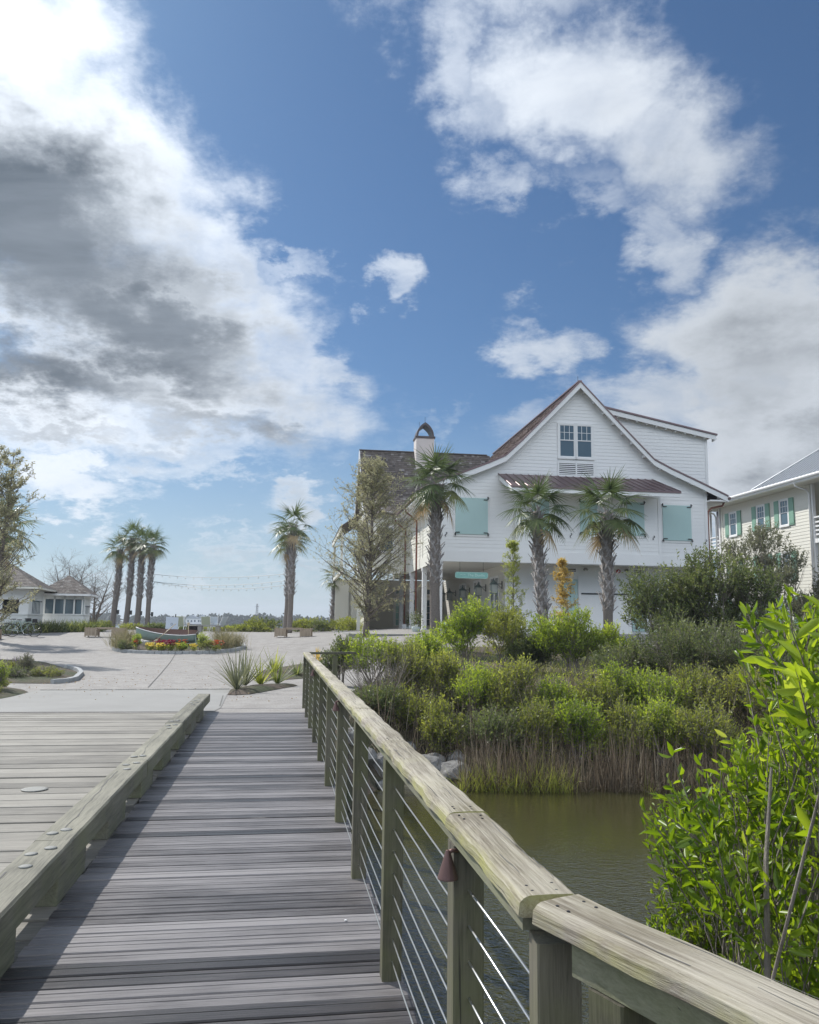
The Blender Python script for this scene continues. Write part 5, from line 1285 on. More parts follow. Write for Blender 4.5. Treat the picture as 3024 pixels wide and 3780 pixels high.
# undergrowth on the bank
def under(name,n,xr,yr,h,mat,label,keep,w=.012,lean=.45):
    x=rng.uniform(*xr,n);y=rng.uniform(*yr,n);k=keep(x,y);x,y=x[k],y[k];z=H(x,y);P=np.stack([x,y,z-.01],1);D=np.concatenate([rng.normal(size=(len(x),2))*lean,np.ones((len(x),1))],1)
    q=Q();strips(q,P,D,h*(.5+.8*rng.random(len(x))),w,rng,rng.random(len(x)),3,.6*rng.random(len(x)));o=q.build(name,M[mat]);return setp(o,label,'undergrowth',None,'stuff')
kb=lambda x,y:(H(x,y)>-1.25)&(~plaza_mask(x-.5,y))
under('bank_undergrowth',9000,(-1.5,9),(15.5,23),.55,'reed','tangled dry brown stems under the bank shrubs',kb,.012,.5)
under('bank_undergrowth',9000,(-1.5,20),(15.5,38),.42,'lf_olive','green low growth between the bank shrubs',lambda x,y:kb(x,y)&(y>shore_y(x)+1.6),.018,.6)
under('right_bank_undergrowth',2600,(1.2,7.5),(.5,14),.38,'lf_olive','low weeds on the near right bank below the railing',lambda x,y:(H(x,y)>-1.2)&(x>shore_x(y)+.35)&(y<11.5),.012,.6)
under('right_bank_litter',2200,(1.0,7),(.5,14),.30,'reed','dry stems littering the near right bank',lambda x,y:(H(x,y)>-1.33)&(y<11.5),.008,1.4)
n=420;x=rng.uniform(-.6,7.2,n);y=rng.uniform(16.4,20.5,n);k=kb(x,y);x,y=x[k],y[k];n=len(x)
P=np.stack([x,y,H(x,y)],1);D=np.concatenate([rng.normal(size=(n,2))*.16,np.ones((n,1))],1);q=Q();strips(q,P,D,.9+.9*rng.random(n),.014,rng,rng.random(n)*.9+.1,4,.2*rng.random(n));setp(q.build('tall_dry_stalks',M['reed']),'thin pale dry stalks standing up between the bank shrubs','stalks',None,'stuff')
# rocks
rng=np.random.default_rng(31)
def rock(x,y,z,s,lab,seed,grp='riprap rocks at the end of the bridge'):
    r_=np.random.default_rng(seed);bm=bmesh.new();bmesh.ops.create_icosphere(bm,subdivisions=3,radius=1)
    pl=[(nrm(r_.normal(size=3)),.62+.25*r_.random()) for _ in range(11)]
    for v in bm.verts:
        p=np.array(v.co)
        for nrm__,d in pl:
            e=p@nrm__
            if e>d:p=p-nrm__*(e-d)*.92
        v.co=Vector(p*np.array([1.25,1.0,.78])*s*(1+.03*math.sin(p[0]*9+p[1]*7)))
    me=bpy.data.meshes.new('rock');bm.to_mesh(me);bm.free();o=addmesh('rock',me,M['rock']);o.location=(x,y,z);o.rotation_euler=(r_.random()*.5,r_.random()*.5,r_.random()*6)
    return setp(o,lab,'rock',grp)
spots=[(.95,16.25,.30,'rounded granite boulder nearest the reeds'),(.45,16.4,.27,'flat faced rock left of the rounded boulder'),(.52,16.95,.25,'light grey rock on top of the riprap pile'),(.98,17.0,.24,'slab rock behind the rounded boulder'),(.15,16.1,.22,'square rock seen just above the handrail'),(-.15,16.5,.24,'grey rock behind the handrail joint'),(.05,17.3,.2,'small rock at the back of the riprap pile'),(-.45,15.9,.28,'large rock seen through the railing cables'),(-.8,15.5,.25,'rock seen between two railing posts, near the water'),(-1.05,15.9,.22,'rock behind the cables near the far end of the walkway'),(.4,15.6,.22,'wet rock at the waterline by the cables'),(-.35,15.2,.2,'small wet rock in the water under the railing')]
for k,(x,y,s,l) in enumerate(spots):rock(x,y,max(Hs(x,y),-1.35)+s*.35,s,l,200+k)
# ------------------------------------------------------------------ foreground bush on the near right bank
def bush(name,label,x,y,h,r,seed,ntw,twl,LL,LW,lpt,leaf,lo=.3,lobes=14,stems=5,up=.8,sr=.010):
    t=shrub(name,label,x,y,h,r,leaf,seed,ntw,twl,LL,LW,lpt,lobes,1,'large leaved bushes beyond the near railing','bush',lo,up,'bark2',z=None,stemr=sr);return t
B0=lambda x,y:Hs(x,y)
def hb(x,y,top):return top-B0(x,y)
bush('broadleaf_bush','big glossy leaved bush with tall bare stem, nearest at right',1.30,2.55,hb(1.30,2.55,1.74),.50,301,330,.24,.060,.019,11,'lf_near',.38,15,7)
bush('broadleaf_bush','glossy leaved bush reaching the right edge above the handrail',1.98,3.3,hb(1.98,3.3,1.70),.62,302,640,.24,.060,.018,11,'lf_near',.25,16,7)
bush('broadleaf_bush','small leaved green bush low over the pond edge',1.35,3.7,hb(1.35,3.7,.86),.52,303,1150,.18,.046,.015,12,'lf_near2',.12,14,6)
bush('broadleaf_bush','small leaved bush filling the lower right behind the stem',1.75,3.1,hb(1.75,3.1,1.10),.58,304,1150,.18,.048,.012,12,'lf_near2',.10,14,6)
bush('broadleaf_bush','tall leafy bush between the pond and the nearest bush',2.05,4.3,hb(2.05,4.3,1.15),.55,305,560,.22,.05,.016,11,'lf_near',.2,14,6)
bush('broadleaf_bush','low pale leaved sprigs just above the handrail corner',.98,3.3,hb(.98,3.3,.50),.20,306,110,.16,.034,.011,12,'lf_near2',.35,6,4)
bush('broadleaf_bush','bright bush at the back right of the pond edge',3.3,6.0,hb(3.3,6.0,1.15),.75,307,620,.26,.055,.018,11,'lf_near',.15,14,6)
bush('broadleaf_bush','small leaved bush low under the end of the handrail',1.15,2.2,hb(1.15,2.2,.55),.45,308,640,.18,.040,.012,12,'lf_near2',.1,10,5)
# tall bare main stem of the nearest bush
bush('broadleaf_bush','nearest leaf sprays with the largest pale leaves at the right edge',1.22,2.1,hb(1.22,2.1,1.66),.30,309,46,.22,.095,.028,9,'lf_near',.72,7,3)
m=MB();m.tube([(1.05,2.42,-1.2),(1.04,2.42,.2),(1.012,2.43,.65),(1.03,2.45,.95),(1.07,2.48,1.2)],[.013,.011,.0095,.007,.004],7);o=m.build('stem',M['bark2']);
nb_=[q for q in bpy.data.objects if q.name=='broadleaf_bush'][0];o.parent=nb_;o.matrix_parent_inverse=Matrix.Translation(-nb_.location)
# ------------------------------------------------------------------ plaza beds
bed=thing('round_flower_bed','round stone kerbed flower bed in the middle of the plaza','flower bed',(-10.4,38.0,0))
def ringmesh(name,rx,ry,w,h,mat,parent,c=(-10.4,38.0)):
    m=MB();n=64
    for i in range(n):
        a0,a1=2*math.pi*i/n,2*math.pi*(i+.93)/n;va=random.random()
        P=[]
        for a_ in (a0,a1):
            for rr_ in (0,w):
                x=math.cos(a_)*(rx-rr_);y=math.sin(a_)*(ry-rr_);P.append((x,y,float(Hp(c[0]+x,c[1]+y))))
        lo=[(p[0],p[1],p[2]-.05) for p in P];hi=[(p[0],p[1],p[2]+h) for p in P]
        m.poly([hi[0],hi[2],hi[3],hi[1]],va);m.poly([lo[0],lo[2],hi[2],hi[0]],va);m.poly([lo[3],lo[1],hi[1],hi[3]],va);m.poly([lo[2],lo[3],hi[3],hi[2]],va);m.poly([lo[1],lo[0],hi[0],hi[1]],va)
    return m.build(name,mat,parent)
ringmesh('stone_kerb',2.95,2.85,.20,.13,M['stonecurb'],bed)
m=MB();n=32
for i in range(n):
    for k in range(4):
        a0,a1=2*math.pi*i/n,2*math.pi*(i+1)/n;r0_,r1_=2.78*k/4,2.78*(k+1)/4
        def pp(a_,r_):
            x,y=math.cos(a_)*r_,math.sin(a_)*r_;return (x,y,float(Hp(-10.4+x,38+y))+.08+.10*(1-r_/2.8))
        m.poly([pp(a0,r0_),pp(a0,r1_),pp(a1,r1_),pp(a1,r0_)] if k else [pp(a0,r0_),pp(a0,r1_),pp(a1,r1_)])
m.build('bed_soil',M['soil'],bed)
def bz(x,y):return float(Hp(x,y))+.12
tufts=[(-12.9,37.2,.75,'grass',160,'wispy pinkish grass clump at the left end of the round bed'),(-12.5,36.4,.55,'grass',150,'low wispy grass at the front left of the round bed'),(-12.9,38.4,.95,'grass',160,'tall wispy grass behind the bow of the rowing boat'),
 (-8.2,36.9,.9,'grass',160,'tall brown grass at the right end of the round bed'),(-7.9,38.0,.8,'grass',160,'feathery brown grass at the far right of the round bed'),(-8.7,38.8,.95,'grass',150,'feathery grass behind the stern of the boat'),(-10.9,36.3,.45,'grass',120,'thin green grass in front of the boat')]
for k,(x,y,h,mt,n,l) in enumerate(tufts):tuft('ornamental_grass',l,x,y,h,.55,int(n*2.2),400+k,mt,z=bz(x,y),w=.014,group='grasses in the round bed',lean=.38)
for k,(x,y,h,r,lf,l) in enumerate([(-11.75,36.1,.62,.42,'lf_bright','bright green ferny mound left of the yellow flowers'),(-9.0,36.2,.72,.5,'lf_bright','bright green ferny mound right of the flowers'),(-8.6,35.8,.42,.35,'lf_olive','low green plant at the front right of the round bed'),(-12.2,36.0,.35,.4,'lf_dark','dark low plant along the left kerb of the round bed'),(-9.75,35.8,.28,.3,'lf_bright','pale leafy plant beside the single yellow flowers')]):
    shrub('bed_plant',l,x,y,h,r,lf,420+k,170,.2,.07,.02,9,6,group='leafy plants in the round bed',z=bz(x,y),cat='plant',lo=.0)
def flowers(x,y,r,n,mat,lab,seed,s=.06,h=.25):
    rng=np.random.default_rng(seed);t=thing('flower_clump',lab,'flowers',(x,y,bz(x,y)),0,'flower clumps in the round bed')
    P=np.stack([rng.normal(size=n)*r*.5,rng.normal(size=n)*r*.4,h*(.6+.5*rng.random(n))],1);q=Q()
    for k in range(5):
        a_=k*1.2566;D=np.tile(np.array([[math.cos(a_),math.sin(a_),.5]]),(n,1))+rng.normal(size=(n,3))*.2;leaves(q,P,D,s,s*.7,rng,rng.random(n),0)
    q.build('petals',M[mat],t);q=Q();twigs(q,P*np.array([.5,.5,0]),P,.004,.5);LP=P[rng.integers(0,n,n*3)]*np.array([1,1,.5]);leaves(q,LP,nrm(rng.normal(size=(n*3,3))),.09,.03,rng,rng.random(n*3),0);q.build('leaves',M['lf_olive'],t)
for k,(x,y,r,n,mt,l) in enumerate([(-11.05,35.55,.22,42,'yellow','left yellow flower clump in the round bed'),(-10.55,35.5,.24,44,'yellow','middle yellow flower clump in the round bed'),(-9.9,35.6,.12,12,'yellow','smallest yellow flower clump beside the maroon flowers'),(-9.15,35.5,.16,24,'yellow','right yellow flower clump in the round bed'),(-10.6,35.95,.42,70,'maroon','maroon flowers behind the yellow clumps'),(-10.15,35.55,.22,50,'maroon','deep maroon low clump between the yellow clumps'),(-9.8,36.15,.22,20,'orange','reddish tall flowers behind the maroon clump'),(-8.3,35.95,.3,40,'orange','orange red flowers near the right kerb'),(-11.7,35.8,.1,10,'orange','few red flowers at the left of the bed')]):
    flowers(x,y,r,n,mt,l,440+k,h=.28 if mt=='yellow' else .4)
# rowing boat
BOAT=1
bt=thing('rowing_boat','pale green rowing boat with red brown inside resting in the flower bed','boat',(-11.05,38.1,bz(-11,38)+.0),R(4))
bt.rotation_euler=(R(13),0,R(4));bt.location.z+=.05
n=22;Lb=2.75;sec=[]
for i in range(n+1):
    t_=i/n;x=-Lb/2+Lb*t_;hw_=.52*math.sin(min(1,t_*1.05+.02)*math.pi*.5*1.25)**.8 if t_<.8 else .52*(1-.35*((t_-.8)/.2)**1.5);hw_=max(.01,hw_ if t_>.02 else .015)
    zt=.50+.28*(1-t_)**2.2+.06*t_**2;zb=.05+.30*(1-t_)**5+.05*t_**3
    sec.append((x,hw_,zb,zt))
def hull(off,flip,zo=0):
    m=MB();kk=9
    for i in range(n+1):
        x,hw_,zb,zt=sec[i];h_=max(.003,hw_-off)
        for j in range(kk):
            a_=math.pi*j/(kk-1);m.v.append((x,-h_*math.cos(a_)*(.35+.65*abs(math.cos(a_))**.3) if abs(math.cos(a_))>1e-3 else 0,zb+zo+(zt-zb-zo*0)*(1-math.sin(a_)**.75)))
    for i in range(n):
        for j in range(kk-1):
            f=(i*kk+j,i*kk+j+1,(i+1)*kk+j+1,(i+1)*kk+j);m.f.append(f if flip else f[::-1]);m.a.append(.5);m.m.append(0)
    m.f.append(tuple(n*kk+j for j in range(kk)));m.a.append(.5);m.m.append(0)
    return m
hull(0,False).build('hull',M['hull'],bt,True);hull(.03,True,.03).build('lining',M['boatin'],bt,True)
for s_ in (-1,1):
    m=MB();m.tube([(x,s_*hw_,zt) for x,hw_,zb,zt in sec],.022,6);m.build('gunwale',M['white'],bt,True)
for x_ in (-.3,.45):
    m=MB();m.box((x_-.1,-.45,.36),(x_+.1,.45,.39));m.build('thwart',M['boatin'],bt)
m=MB();m.box((Lb/2-.03,-.34,.1),(Lb/2,.34,.56));m.build('transom',M['hull'],bt)
def oar(lab,p,q_):
    o=thing('oar',lab,'oar',p);p=Vector(p);q_=Vector(q_);d=q_-p
    m=MB();m.tube([(0,0,0),tuple(d*.8)],.018,7);m.build('shaft',M['varnish'],o,True)
    s=d.cross(Vector((0,0,1))).normalized();s=Vector((d.normalized().z,0,-d.normalized().x));m=MB();e=d.normalized()
    m.prism([tuple(d*.78-s*.02),tuple(d*.86-s*.06),tuple(d-s*.05),tuple(d+s*.05),tuple(d*.86+s*.06),tuple(d*.78+s*.02)],(0,.012,0));m.build('blade',M['varnish'],o)
Z0=bz(-11,38)
oar('pale wooden oar slanting over the side of the rowing boat',(-10.55,37.6,Z0+.98),(-11.35,37.0,Z0+.12))
oar('red brown upright oar standing in the boat near the stern',(-10.1,38.2,Z0+.35),(-10.13,38.2,Z0+1.05))
# left beds
def bedshape(name,label,poly,hgt=.10):
    m=MB();c=(sum(p[0] for p in poly)/len(poly),sum(p[1] for p in poly)/len(poly))
    t=thing(name,label,'planting bed',(c[0],c[1],0));k=4
    for (x0,y0),(x1,y1) in zip(poly,poly[1:]+poly[:1]):
        for i in range(k):
            s0,s1=i/k,(i+1)/k
            def pp(x,y,s):
                X,Y=c[0]+(x-c[0])*s,c[1]+(y-c[1])*s;return (X-c[0],Y-c[1],float(Hp(X,Y))+.012+hgt*(1-s**3))
            m.poly([pp(x0,y0,s0),pp(x0,y0,s1),pp(x1,y1,s1),pp(x1,y1,s0)] if i else [pp(x0,y0,0),pp(x0,y0,s1),pp(x1,y1,s1)][::-1] if False else ([pp(x0,y0,s0),pp(x0,y0,s1),pp(x1,y1,s1),pp(x1,y1,s0)] if i else [pp(x0,y0,0),pp(x0,y0,s1),pp(x1,y1,s1)]))
    m.build('bed_soil',M['soil'],t,True);return t
b1=[(-14.5,20.9),(-9.6,20.95),(-8.96,21.0),(-8.77,21.44),(-8.85,22.13),(-9.53,24.24),(-10.1,25.5),(-10.7,26.5),(-11.2,27.2),(-13,29.9),(-14.3,31.1),(-17,31.5)]
B1=bedshape('planting_bed','dark mulched planting bed with low shrubs at left of the plaza',b1)
m=MB()
for (x0,y0),(x1,y1) in zip(b1[2:8],b1[3:9]):
    d=Vector((x1-x0,y1-y0,0)).normalized();s=Vector((d.y,-d.x,0))*.12
    P=[(x0,y0),(x1,y1),(x1+s.x,y1+s.y),(x0+s.x,y0+s.y)];cx_,cy_=B1.location.x,B1.location.y
    m.prism([(x-cx_,y-cy_,float(Hp(x,y))) for x,y in P],(0,0,.11),random.random())
m.build('stone_edge',M['stonecurb'],B1)
B2=bedshape('planting_bed','small mulched corner bed at the lower left of the plaza',[(-8.21,16.95),(-8.22,17.5),(-8.36,18.5),(-8.76,19.1),(-9.3,19.6),(-9.6,19.7),(-13,19.9),(-13,17.2)])
B3=bedshape('planting_bed','small mulched bed with yuccas beside the walkway end',[(-3.97,18.5),(-3.8,18.5),(-3.52,18.73),(-3.2,19.85),(-2.95,20.8),(-2.8,21.35),(-2.96,21.8),(-3.47,21.4),(-3.93,20.9),(-4.05,20.4),(-4.2,19.95)],.08)
B4=bedshape('planting_bed','mulched bed with a spiky plant beyond the railing end',[(-3.92,22.9),(-3.48,23.3),(-2.95,24.0),(-2.1,25.4),(-2.0,29),(-3.2,31.6),(-3.9,31.1),(-4.45,28.6),(-4.66,27.0),(-4.65,26.2),(-4.25,24.2)],.10)
rng=np.random.default_rng(9)
for k,(x,y,h,r,lf,l) in enumerate([(-12.6,24.6,.62,.42,'lf_dark','dark spreading shrub at the back left of the mulched bed'),(-10.9,23.9,.55,.38,'lf_grey','blue green bushy shrub near the bed corner'),(-11.7,22.6,.30,.55,'lf_dark','low dark ground shrub in the middle of the left bed'),(-10.4,22.2,.28,.6,'lf_dark','low trailing shrub along the front of the left bed'),(-12.3,21.9,.26,.6,'lf_dark','low dark mat shrub at the front left of the bed'),(-9.7,22.6,.25,.5,'lf_olive','olive mat shrub beside the stone edge'),(-11.6,24.8,.28,.5,'lf_olive','olive low shrub behind the blue green one'),(-9.0,18.3,.60,.36,'lf_bright','yellow green shrub in the small corner bed'),(-9.5,19.1,.18,.5,'lf_olive','low olive plant at the back of the small corner bed'),(-8.9,17.6,.14,.45,'lf_olive','low olive plant at the front of the small corner bed')]):
    shrub('bed_shrub',l,x,y,h,r,lf,500+k,300,.16,.045,.014,10,9,group='shrubs in the left beds',z=float(Hp(x,y))+.05,lo=.0)
for k,(x,y) in enumerate([(-13.6,25.2),(-11.9,25.6),(-13.0,26.0)]):
    tuft('purple_flower_plant',['purple flower spikes at the far left of the mulched bed','purple flower spikes in the middle back of the mulched bed','purple flower spikes behind the dark spreading shrub'][k],x,y,.42,.3,90,520+k,'purple','flowers',z=float(Hp(x,y))+.05,w=.03,group='purple spikes in the left bed',droop=.1,lean=.3)
Y_=[(-3.95,19.45,.95,40,'largest spiky yucca at the left end of the small bed','lf_grey'),(-4.0,20.6,1.05,30,'tall spiky yucca behind the largest one','lf_grey'),(-3.68,21.0,.68,30,'yucca with drooping leaves in the middle of the bed','lf_olive'),(-3.32,21.35,.62,30,'compact dark yucca at the right of the small bed','lf_dark'),(-4.05,25.4,.75,34,'fan leaved palmetto at the front of the back bed','lf_olive'),(-3.25,24.6,.5,40,'small green spiky plant near the railing in the back bed','lf_dark')]
for k,(x,y,h,n,l,mt) in enumerate(Y_):spiky('yucca',l,x,y,h,n,540+k,mt,w=.045,group='yuccas beside the walkway',z=float(Hp(x,y))+.05,spread=.85)
spiky('agave','yellow green agave just beyond the far railing corner',-3.35,31.0,.55,46,560,'lf_gold',w=.05,z=.12)
# hedge plants by the kiosks and beyond the plaza
for k in range(7):
    x=-21.6+k*.50;y=45.2+k*.72;tuft('strappy_plant',['leftmost','second','third','fourth','fifth','sixth','rightmost'][k]+' strappy green plant in the row below the kiosk wall',x,y,.78,.6,240,600+k,'lf_dark','plant',z=float(Hp(x,y)),w=.045,group='strappy plants along the kiosk wall',droop=.35,lean=.45)
hp=[(335,60,.5,1.3),(215,56,.6,1.2),(470,57,.40,1.6),(498,58,.45,1.6),(527,57,.5,1.6),(550,58,1.05,1.3),(572,60,1.0,1.5),(640,60,.95,1.6),(660,61,1.05,1.6),(684,59,.9,1.5),(722,58,1.0,1.5),(745,56,1.1,1.3),(400,62,.3,1.6),(440,63,.3,1.6),(280,60,.45,1.2)]
pl_='left of the first palm|right end of the kiosk hedge|right of the sling chairs|in the low hedge centre|left of the taller hedge|tallest left of the palm pair|against the palm pair|right of the palm pair|between palm pair and small palm|left of the small palm|right of the small palm|behind the cypress trunk|behind the sling chairs left|behind the sling chairs right|between the four palms'.split('|')
for k,(v,Y,h,r) in enumerate(hp):
    shrub('hedge_shrub','green hedge shrub beyond the plaza, '+pl_[k],at(v,Y),Y,h,r,'lf_olive' if k%3 else 'lf_dark',620+k,420,.2,.12,.05,8,8,group='hedge shrubs beyond the plaza',z=.93,lo=.0)
rng=np.random.default_rng(66);n=520
x=np.concatenate([rng.uniform(-9,-2.2,300),rng.normal(-8.6,1.1,120)]);y=np.concatenate([rng.uniform(16.2,34,300),rng.normal(21.8,1.6,120)]);k=(y>16.9)&plaza_mask(x+.4,y);x,y=x[k],y[k];n=len(x)
P=np.stack([x,y,Hp(x,y)+.028],1);D=np.concatenate([rng.normal(size=(n,2)),rng.normal(size=(n,1))*.15],1);q=Q();leaves(q,P,D,.045,.022,rng,rng.random(n),0);setp(q.build('leaf_litter',M['lf_dead']),'small dry leaves scattered over the plaza paving','leaf litter',None,'stuff')
# ------------------------------------------------------------------ planter benches
def planter():
    t=thing('planter_bench','','planter bench')
    for x in (-.68,.68):
        m=MB();w_=.27
        for i in range(6):
            a=-w_+i*2*w_/6
            m.box((x+a+.004,-w_,.06),(x+a+2*w_/6-.004,-w_+.02,.44),random.random());m.box((x+a+.004,w_-.02,.06),(x+a+2*w_/6-.004,w_,.44),random.random())
            m.box((x-w_,a+.004,.06),(x-w_+.02,a+2*w_/6-.004,.44),random.random());m.box((x+w_-.02,a+.004,.06),(x+w_,a+2*w_/6-.004,.44),random.random())
        for a in (-1,1):
            for b in (-1,1):m.box((x+a*w_-.03,b*w_-.03,0),(x+a*w_+.03,b*w_+.03,.50))
        m.box((x-w_-.01,-w_-.01,.44),(x+w_+.01,w_+.01,.465));m.build('planter_box',M['planter_wood'],t)
    m=MB()
    for y in (-.16,-.03,.10):m.box((-.41,y,.455),(.41,y+.11,.50),random.random())
    m.box((-.41,-.15,.40),(.41,-.12,.455));m.box((-.41,.17,.40),(.41,.20,.455))
    m.build('seat_plank',M['planter_wood'],t);return t
pb0=planter()
for k,(x,y,l,rz) in enumerate([(-15.75,43.2,'planter bench left of the round flower bed',.06),(-6.15,44.6,'planter bench right of the round flower bed by the palm pair',-.03),(-21.2,41.0,'planter bench cut off by the left edge of the plaza',.1)]):
    o=pb0 if k==0 else dup(pb0);o.location=(x,y,float(Hp(x,y)));o.rotation_euler=(0,0,rz);o['label']=l;o['group']='timber planter benches on the plaza'
# string lights
def lights(lab,A,B,sag,n):
    A,B=Vector(A),Vector(B);t=thing('string_lights',lab,'string lights',A,0,'string lights between the palms')
    P=lambda s:(B-A)*s-Vector((0,0,4*sag*s*(1-s)));m=MB();m.tube([tuple(P(i/24)) for i in range(25)],.013,4);m.build('cable',M['black'],t)
    for k in range(n):
        p=P((k+.5)/n);m=MB();m.tube([(0,0,0),(0,0,-.07)],.016,5);m.lathe([(.015,-.07),(.038,-.11),(.032,-.15),(.004,-.17)],(0,0,0),8);o=m.build('bulb',M['lampglass'],t,True);o.location=p
lights('upper string of bulbs between the palm row and the palm pair',(at(292,70),70,5.75),(at(603,55),54.9,4.85),.35,17)
lights('middle string of bulbs between the palm row and the palm pair',(at(272,71),71,5.35),(at(606,57),56.8,4.5),.5,20)
lights('lowest string of bulbs between the palm row and the palm pair',(at(316,68),68,4.95),(at(603,55),54.9,4.1),.45,19)
# spot lights on palms
sl=None
for k,(v,Y,z) in enumerate([(251,72,2.35),(278,71,2.3),(299,70,2.25),(322,68,2.15),(601,55,2.2)]):
    x=at(v,Y)+.15
    if sl is None:
        sl=thing('palm_spotlight','','spotlight');m=MB();m.box((0,-.1,-.16),(.14,.1,.2));m.build('housing',M['black'],sl,bevel=.01);m=MB();m.tube([(-.16,0,.02),(.02,0,.02)],.04,6);m.build('arm',M['black'],sl);o=sl
    else:o=dup(sl)
    o.location=(x,Y,z);o['label']='small black spotlight strapped to the '+['leftmost palm of the four','tallest palm of the four','third palm of the four','palm with the broken stub','left trunk of the palm pair'][k];o['group']='spotlights on the palms'
# broken stub on fourth palm
# sign board behind the boat
sb=thing('sign_board','pale blue rectangular board with a small round emblem behind the boat','sign board',(-13.55,47.5,.93),R(3))
m=MB();m.prism([(-.36,0,.05),(.34,0,.0),(.36,0,.92),(-.34,0,.94)],(0,.04,0));m.build('panel',M['board'],sb)
m=MB();n=20
for i in range(n):
    a0,a1=2*math.pi*i/n,2*math.pi*(i+1)/n
    m.poly([(math.cos(a_)*r_,-.004,.52+math.sin(a_)*r_*1.1) for a_,r_ in ((a0,.045),(a0,.07),(a1,.07),(a1,.045))])
m.poly([(.01*math.cos(i),-.004,.52+.025*math.sin(i)) for i in range(6)]);m.build('emblem',mat_plain('emblem_grey',(.22,.26,.32),.6),sb)
m=MB();m.box((.15,.08,.0),(.20,.12,1.1));m.build('post',M['black'],sb)
# sling chairs
def sling(mat,name='sling_chair'):
    t=thing(name,'','chair')
    m=MB()
    m.prism([(-.27,.10,.36),(.27,.10,.36),(.27,.38,1.0),(-.27,.38,1.0)],(0,.03,-.01));m.build('sling_back',M[mat],t)
    m=MB();m.box((-.27,-.42,.33),(.27,.12,.37));m.build('sling_seat',M[mat],t)
    for s in (-1,1):
        m=MB();m.tube([(s*.29,.05,.30),(s*.29,.40,1.03)],.02,6);m.tube([(s*.29,-.45,.0),(s*.29,-.42,.35),(s*.29,.12,.35),(s*.29,.30,.0)],.02,6);m.box((s*.29-.03,-.42,.52),(s*.29+.03,.18,.55));m.build('side_frame',M['white'],t)
    return t
ca0=sling('olive_fabric');cw0=sling('board','white_sling_chair')
used={0:0,1:0}
for k,(v,Y,rz,wh,l) in enumerate([(387,55,R(180),0,'sage sling chair right beside the pale blue board'),(395,56,R(160),1,'white backed chair second from the blue board'),(442,55,R(182),0,'sage sling chair in the middle, facing the river'),(455,56,R(200),1,'white backed chair right of the middle sage chair'),(471,56,R(245),1,'white backed chair at the right end, turned sideways')]):
    src=cw0 if wh else ca0;o=src if not used[wh] else dup(src);used[wh]=1
    o.location=(at(v,Y),Y,.95);o.rotation_euler=(0,0,rz);o['label']=l;o['group']='lounge chairs beyond the flower bed'
fb=thing('fire_bowl','black fire bowl between the lounge chairs','fire pit',(at(416,55.5),55.5,.95))
m=MB();m.lathe([(.22,0),(.30,.1),(.46,.36),(.5,.38),(.46,.38),(.26,.12)],(0,0,0),20);m.build('bowl',M['char'],fb,True)
m=MB();m.lathe([(.24,0),(.24,.03)],(0,0,0),20);m.build('base_ring',M['char'],fb)
lt_=thing('low_slab_bench','long low pale bench in front of the lounge chairs','bench',(at(448,51),51,.95))
m=MB();m.box((-.75,-.2,.40),(.75,.2,.46));m.build('bench_top',M['concrete'],lt_,bevel=.01)
for s in (-.55,.55):
    m=MB();m.box((s-.12,-.16,0),(s+.12,.16,.40));m.build('leg',M['concrete'],lt_)
# bicycles by the kiosk
def bike():
    t=thing('bicycle','','bicycle')
    for x in (-.52,.52):
        m=MB();n=24;pts=[(x+.32*math.cos(i*2*math.pi/n),0,.33+.32*math.sin(i*2*math.pi/n)) for i in range(n+1)];m.tube(pts,.022,6,cap=False);w_=m.build('wheel',M['rubber'],t,True)
        m=MB()
        for i in range(12):
            a_=i*math.pi/6;m.tube([(x,0,.33),(x+.31*math.cos(a_),0,.33+.31*math.sin(a_))],.0025,3)
        m.tube([(x,-.04,.33),(x,.04,.33)],.025,8);m.build('spokes',M['steel'],w_)
    m=MB();bb=(-.05,0,.28);hd=(.36,0,.78);st=(-.18,0,.72)
    for a,b in ((bb,st),(bb,hd),(st,hd),(bb,(-.52,0,.33)),(st,(-.52,0,.33)),(hd,(.52,0,.33)),(hd,(.33,0,.92)),(st,(-.21,0,.84))):m.tube([a,b],.018,6)
    m.build('bike_frame',mat_plain('mint_bike_paint',(.30,.38,.36),.4),t)
    m=MB();m.tube([(.33,-.28,.95),(.36,0,.93),(.33,.28,.95)],.012,6);m.build('handlebar',M['steel'],t)
    m=MB();m.box((-.34,-.07,.84),(-.10,.07,.89));m.build('saddle',M['black'],t,bevel=.02)
    m=MB();m.box((.38,-.14,.72),(.62,.14,.92));m.build('basket',M['black'],t)
    m=MB();m.tube([(-.05,-.12,.28),(-.05,.12,.28)],.02,6);m.tube([(-.05,-.03,.28),(.04,-.09,.14)],.01,5);m.tube([(-.05,.03,.28),(-.14,.09,.42)],.01,5);m.build('crank',M['steel'],t);return t
bk=bike();bk.location=(-19.75,42.6,float(Hp(-19.75,42.6)));bk.rotation_euler=(0,0,R(25));bk['label']='bicycle with black basket, right one of the two by the kiosk';bk['group']='bicycles parked by the kiosk'
dup(bk,(-20.35,43.2,float(Hp(-20.35,43.2))),R(40),'bicycle leaning behind the other by the kiosk, nearer the left edge')
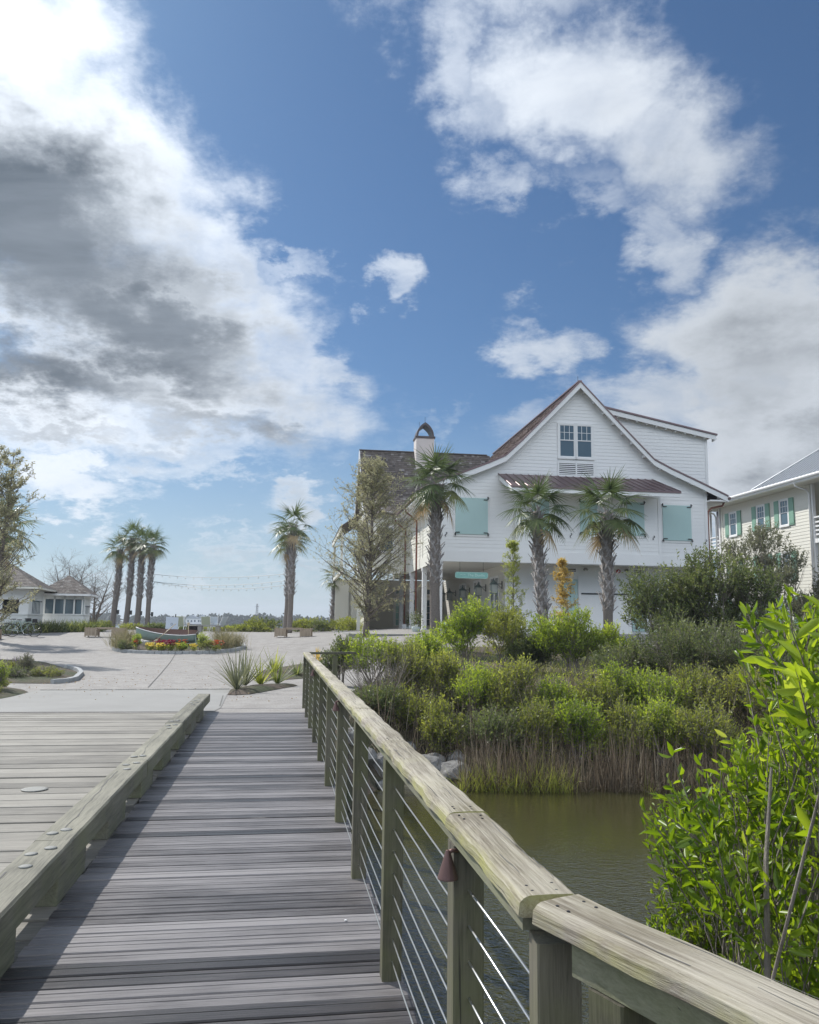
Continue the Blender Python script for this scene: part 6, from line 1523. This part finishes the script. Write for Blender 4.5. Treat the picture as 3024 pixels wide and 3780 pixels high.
# pots on porch
for k,(u,v,l) in enumerate([(-.05,3.0,'white flowering plant in a pale pot between two porch columns'),(.9,12.2,'leafy potted plant deeper under the porch')]):
    p=hw(u,v,1.12);t=thing('potted_plant',l,'potted plant',p,0,'potted plants on the porch')
    m=MB();m.lathe([(.12,0),(.2,.05),(.25,.3),(.24,.38),(.2,.38),(.18,.3)],(0,0,0),16);m.build('pot',M['pot'],t,True)
    rng=np.random.default_rng(700+k);n=420;P=rng.normal(size=(n,3))*np.array([.17,.17,.22])+np.array([0,0,.8]);ql=Q();leaves(ql,P,nrm(rng.normal(size=(n,3))),.10,.04,rng,rng.random(n)*.8,0);ql.build('leaves',M['lf_dark'],t)
    if k==0:
        n=60;P=rng.normal(size=(n,3))*np.array([.17,.17,.22])+np.array([-.08,-.1,.85]);ql=Q();leaves(ql,P,nrm(rng.normal(size=(n,3))),.07,.05,rng,rng.random(n),0);ql.build('blossoms',M['white'],t)
# ------------------------------------------------------------------ far shore
rng=np.random.default_rng(88)
n=620;cx_=rng.uniform(-800,900,n);cy_=rng.uniform(604,650,n);ch_=6.0+3.0*rng.random(n)**1.5+1.2*np.sin(cx_*.012)+.8*np.sin(cx_*.041);per=190
ci=np.repeat(np.arange(n),per);d_=nrm(rng.normal(size=(n*per,3)))*(.55+.45*rng.random((n*per,1)))
P=np.stack([cx_[ci]+d_[:,0]*5.5,cy_[ci]+d_[:,1]*5,-1.0+ch_[ci]*(.5+.5*d_[:,2])*1.1],1)
q=Q();leaves(q,P,nrm(rng.normal(size=(n*per,3))),2.6,2.0,rng,rng.random(n*per),0)
setp(q.build('far_woods',M['far']),'hazy dark woods along the far side of the river','woods',None,'stuff')
mt=thing('radio_mast','thin lattice radio mast above the far woods','mast',(-112,612,.5));m=MB()
for a,b in ((-1,-1),(1,-1),(1,1),(-1,1)):m.tube([(a*.9,b*.9,0),(a*.35,b*.35,15)],.12,4)
for k in range(10):m.tube([(-.9+.055*k,-.9+.05*k,k*1.5),(.9-.055*k,-.9+.05*k,k*1.5+1.5)],.08,4)
m.build('lattice',M['dark_metal'],mt);m=MB();m.tube([(0,0,14.5),(0,0,17.5)],.12,5);m.box((-1.2,-.3,12.5),(1.2,.3,13.4));m.build('antenna',M['white'],mt)
for k,(x,y,w_,l) in enumerate([(-157,600,8,'tiny white waterside house left among the far woods'),(-150,600,6,'tiny white waterside house right among the far woods')]):
    t=thing('far_house',l,'house',(x,y,.0),0,'houses on the far shore');m=MB();m.box((-w_/2,0,0),(w_/2,6,4.2));m.build('wall',M['white'],t)
    m=MB();m.prism([(-w_/2-.5,-.5,4.2),(w_/2+.5,-.5,4.2),(0,-.5,6.6)],(0,7,0));m.build('roof',M['zinc'],t);m=MB()
    for q_ in (-.3,0,.3):m.box((q_*w_-.6,-.05,1.5),(q_*w_+.6,-.01,3))
    m.build('windows',M['glass'],t)
# the air: everything but the sky stands inside one closed box of thin haze
m=MB();m.box((-2700,-320,-4.),(2700,3100,60));hzb=m.build('haze',None)
hm=bpy.data.materials.new('thin_haze');hm.use_nodes=True;nt=hm.node_tree;nt.nodes.clear();oo=nt.nodes.new('ShaderNodeOutputMaterial');pv=nt.nodes.new('ShaderNodeVolumePrincipled')
pv.inputs['Color'].default_value=(.86,.92,1,1);pv.inputs['Density'].default_value=HAZE;pv.inputs['Anisotropy'].default_value=.3;nt.links.new(pv.outputs[0],oo.inputs['Volume'])
hzb.data.materials.clear();hzb.data.materials.append(hm);setp(hzb,'thin pale haze filling the air','haze',None,'stuff')
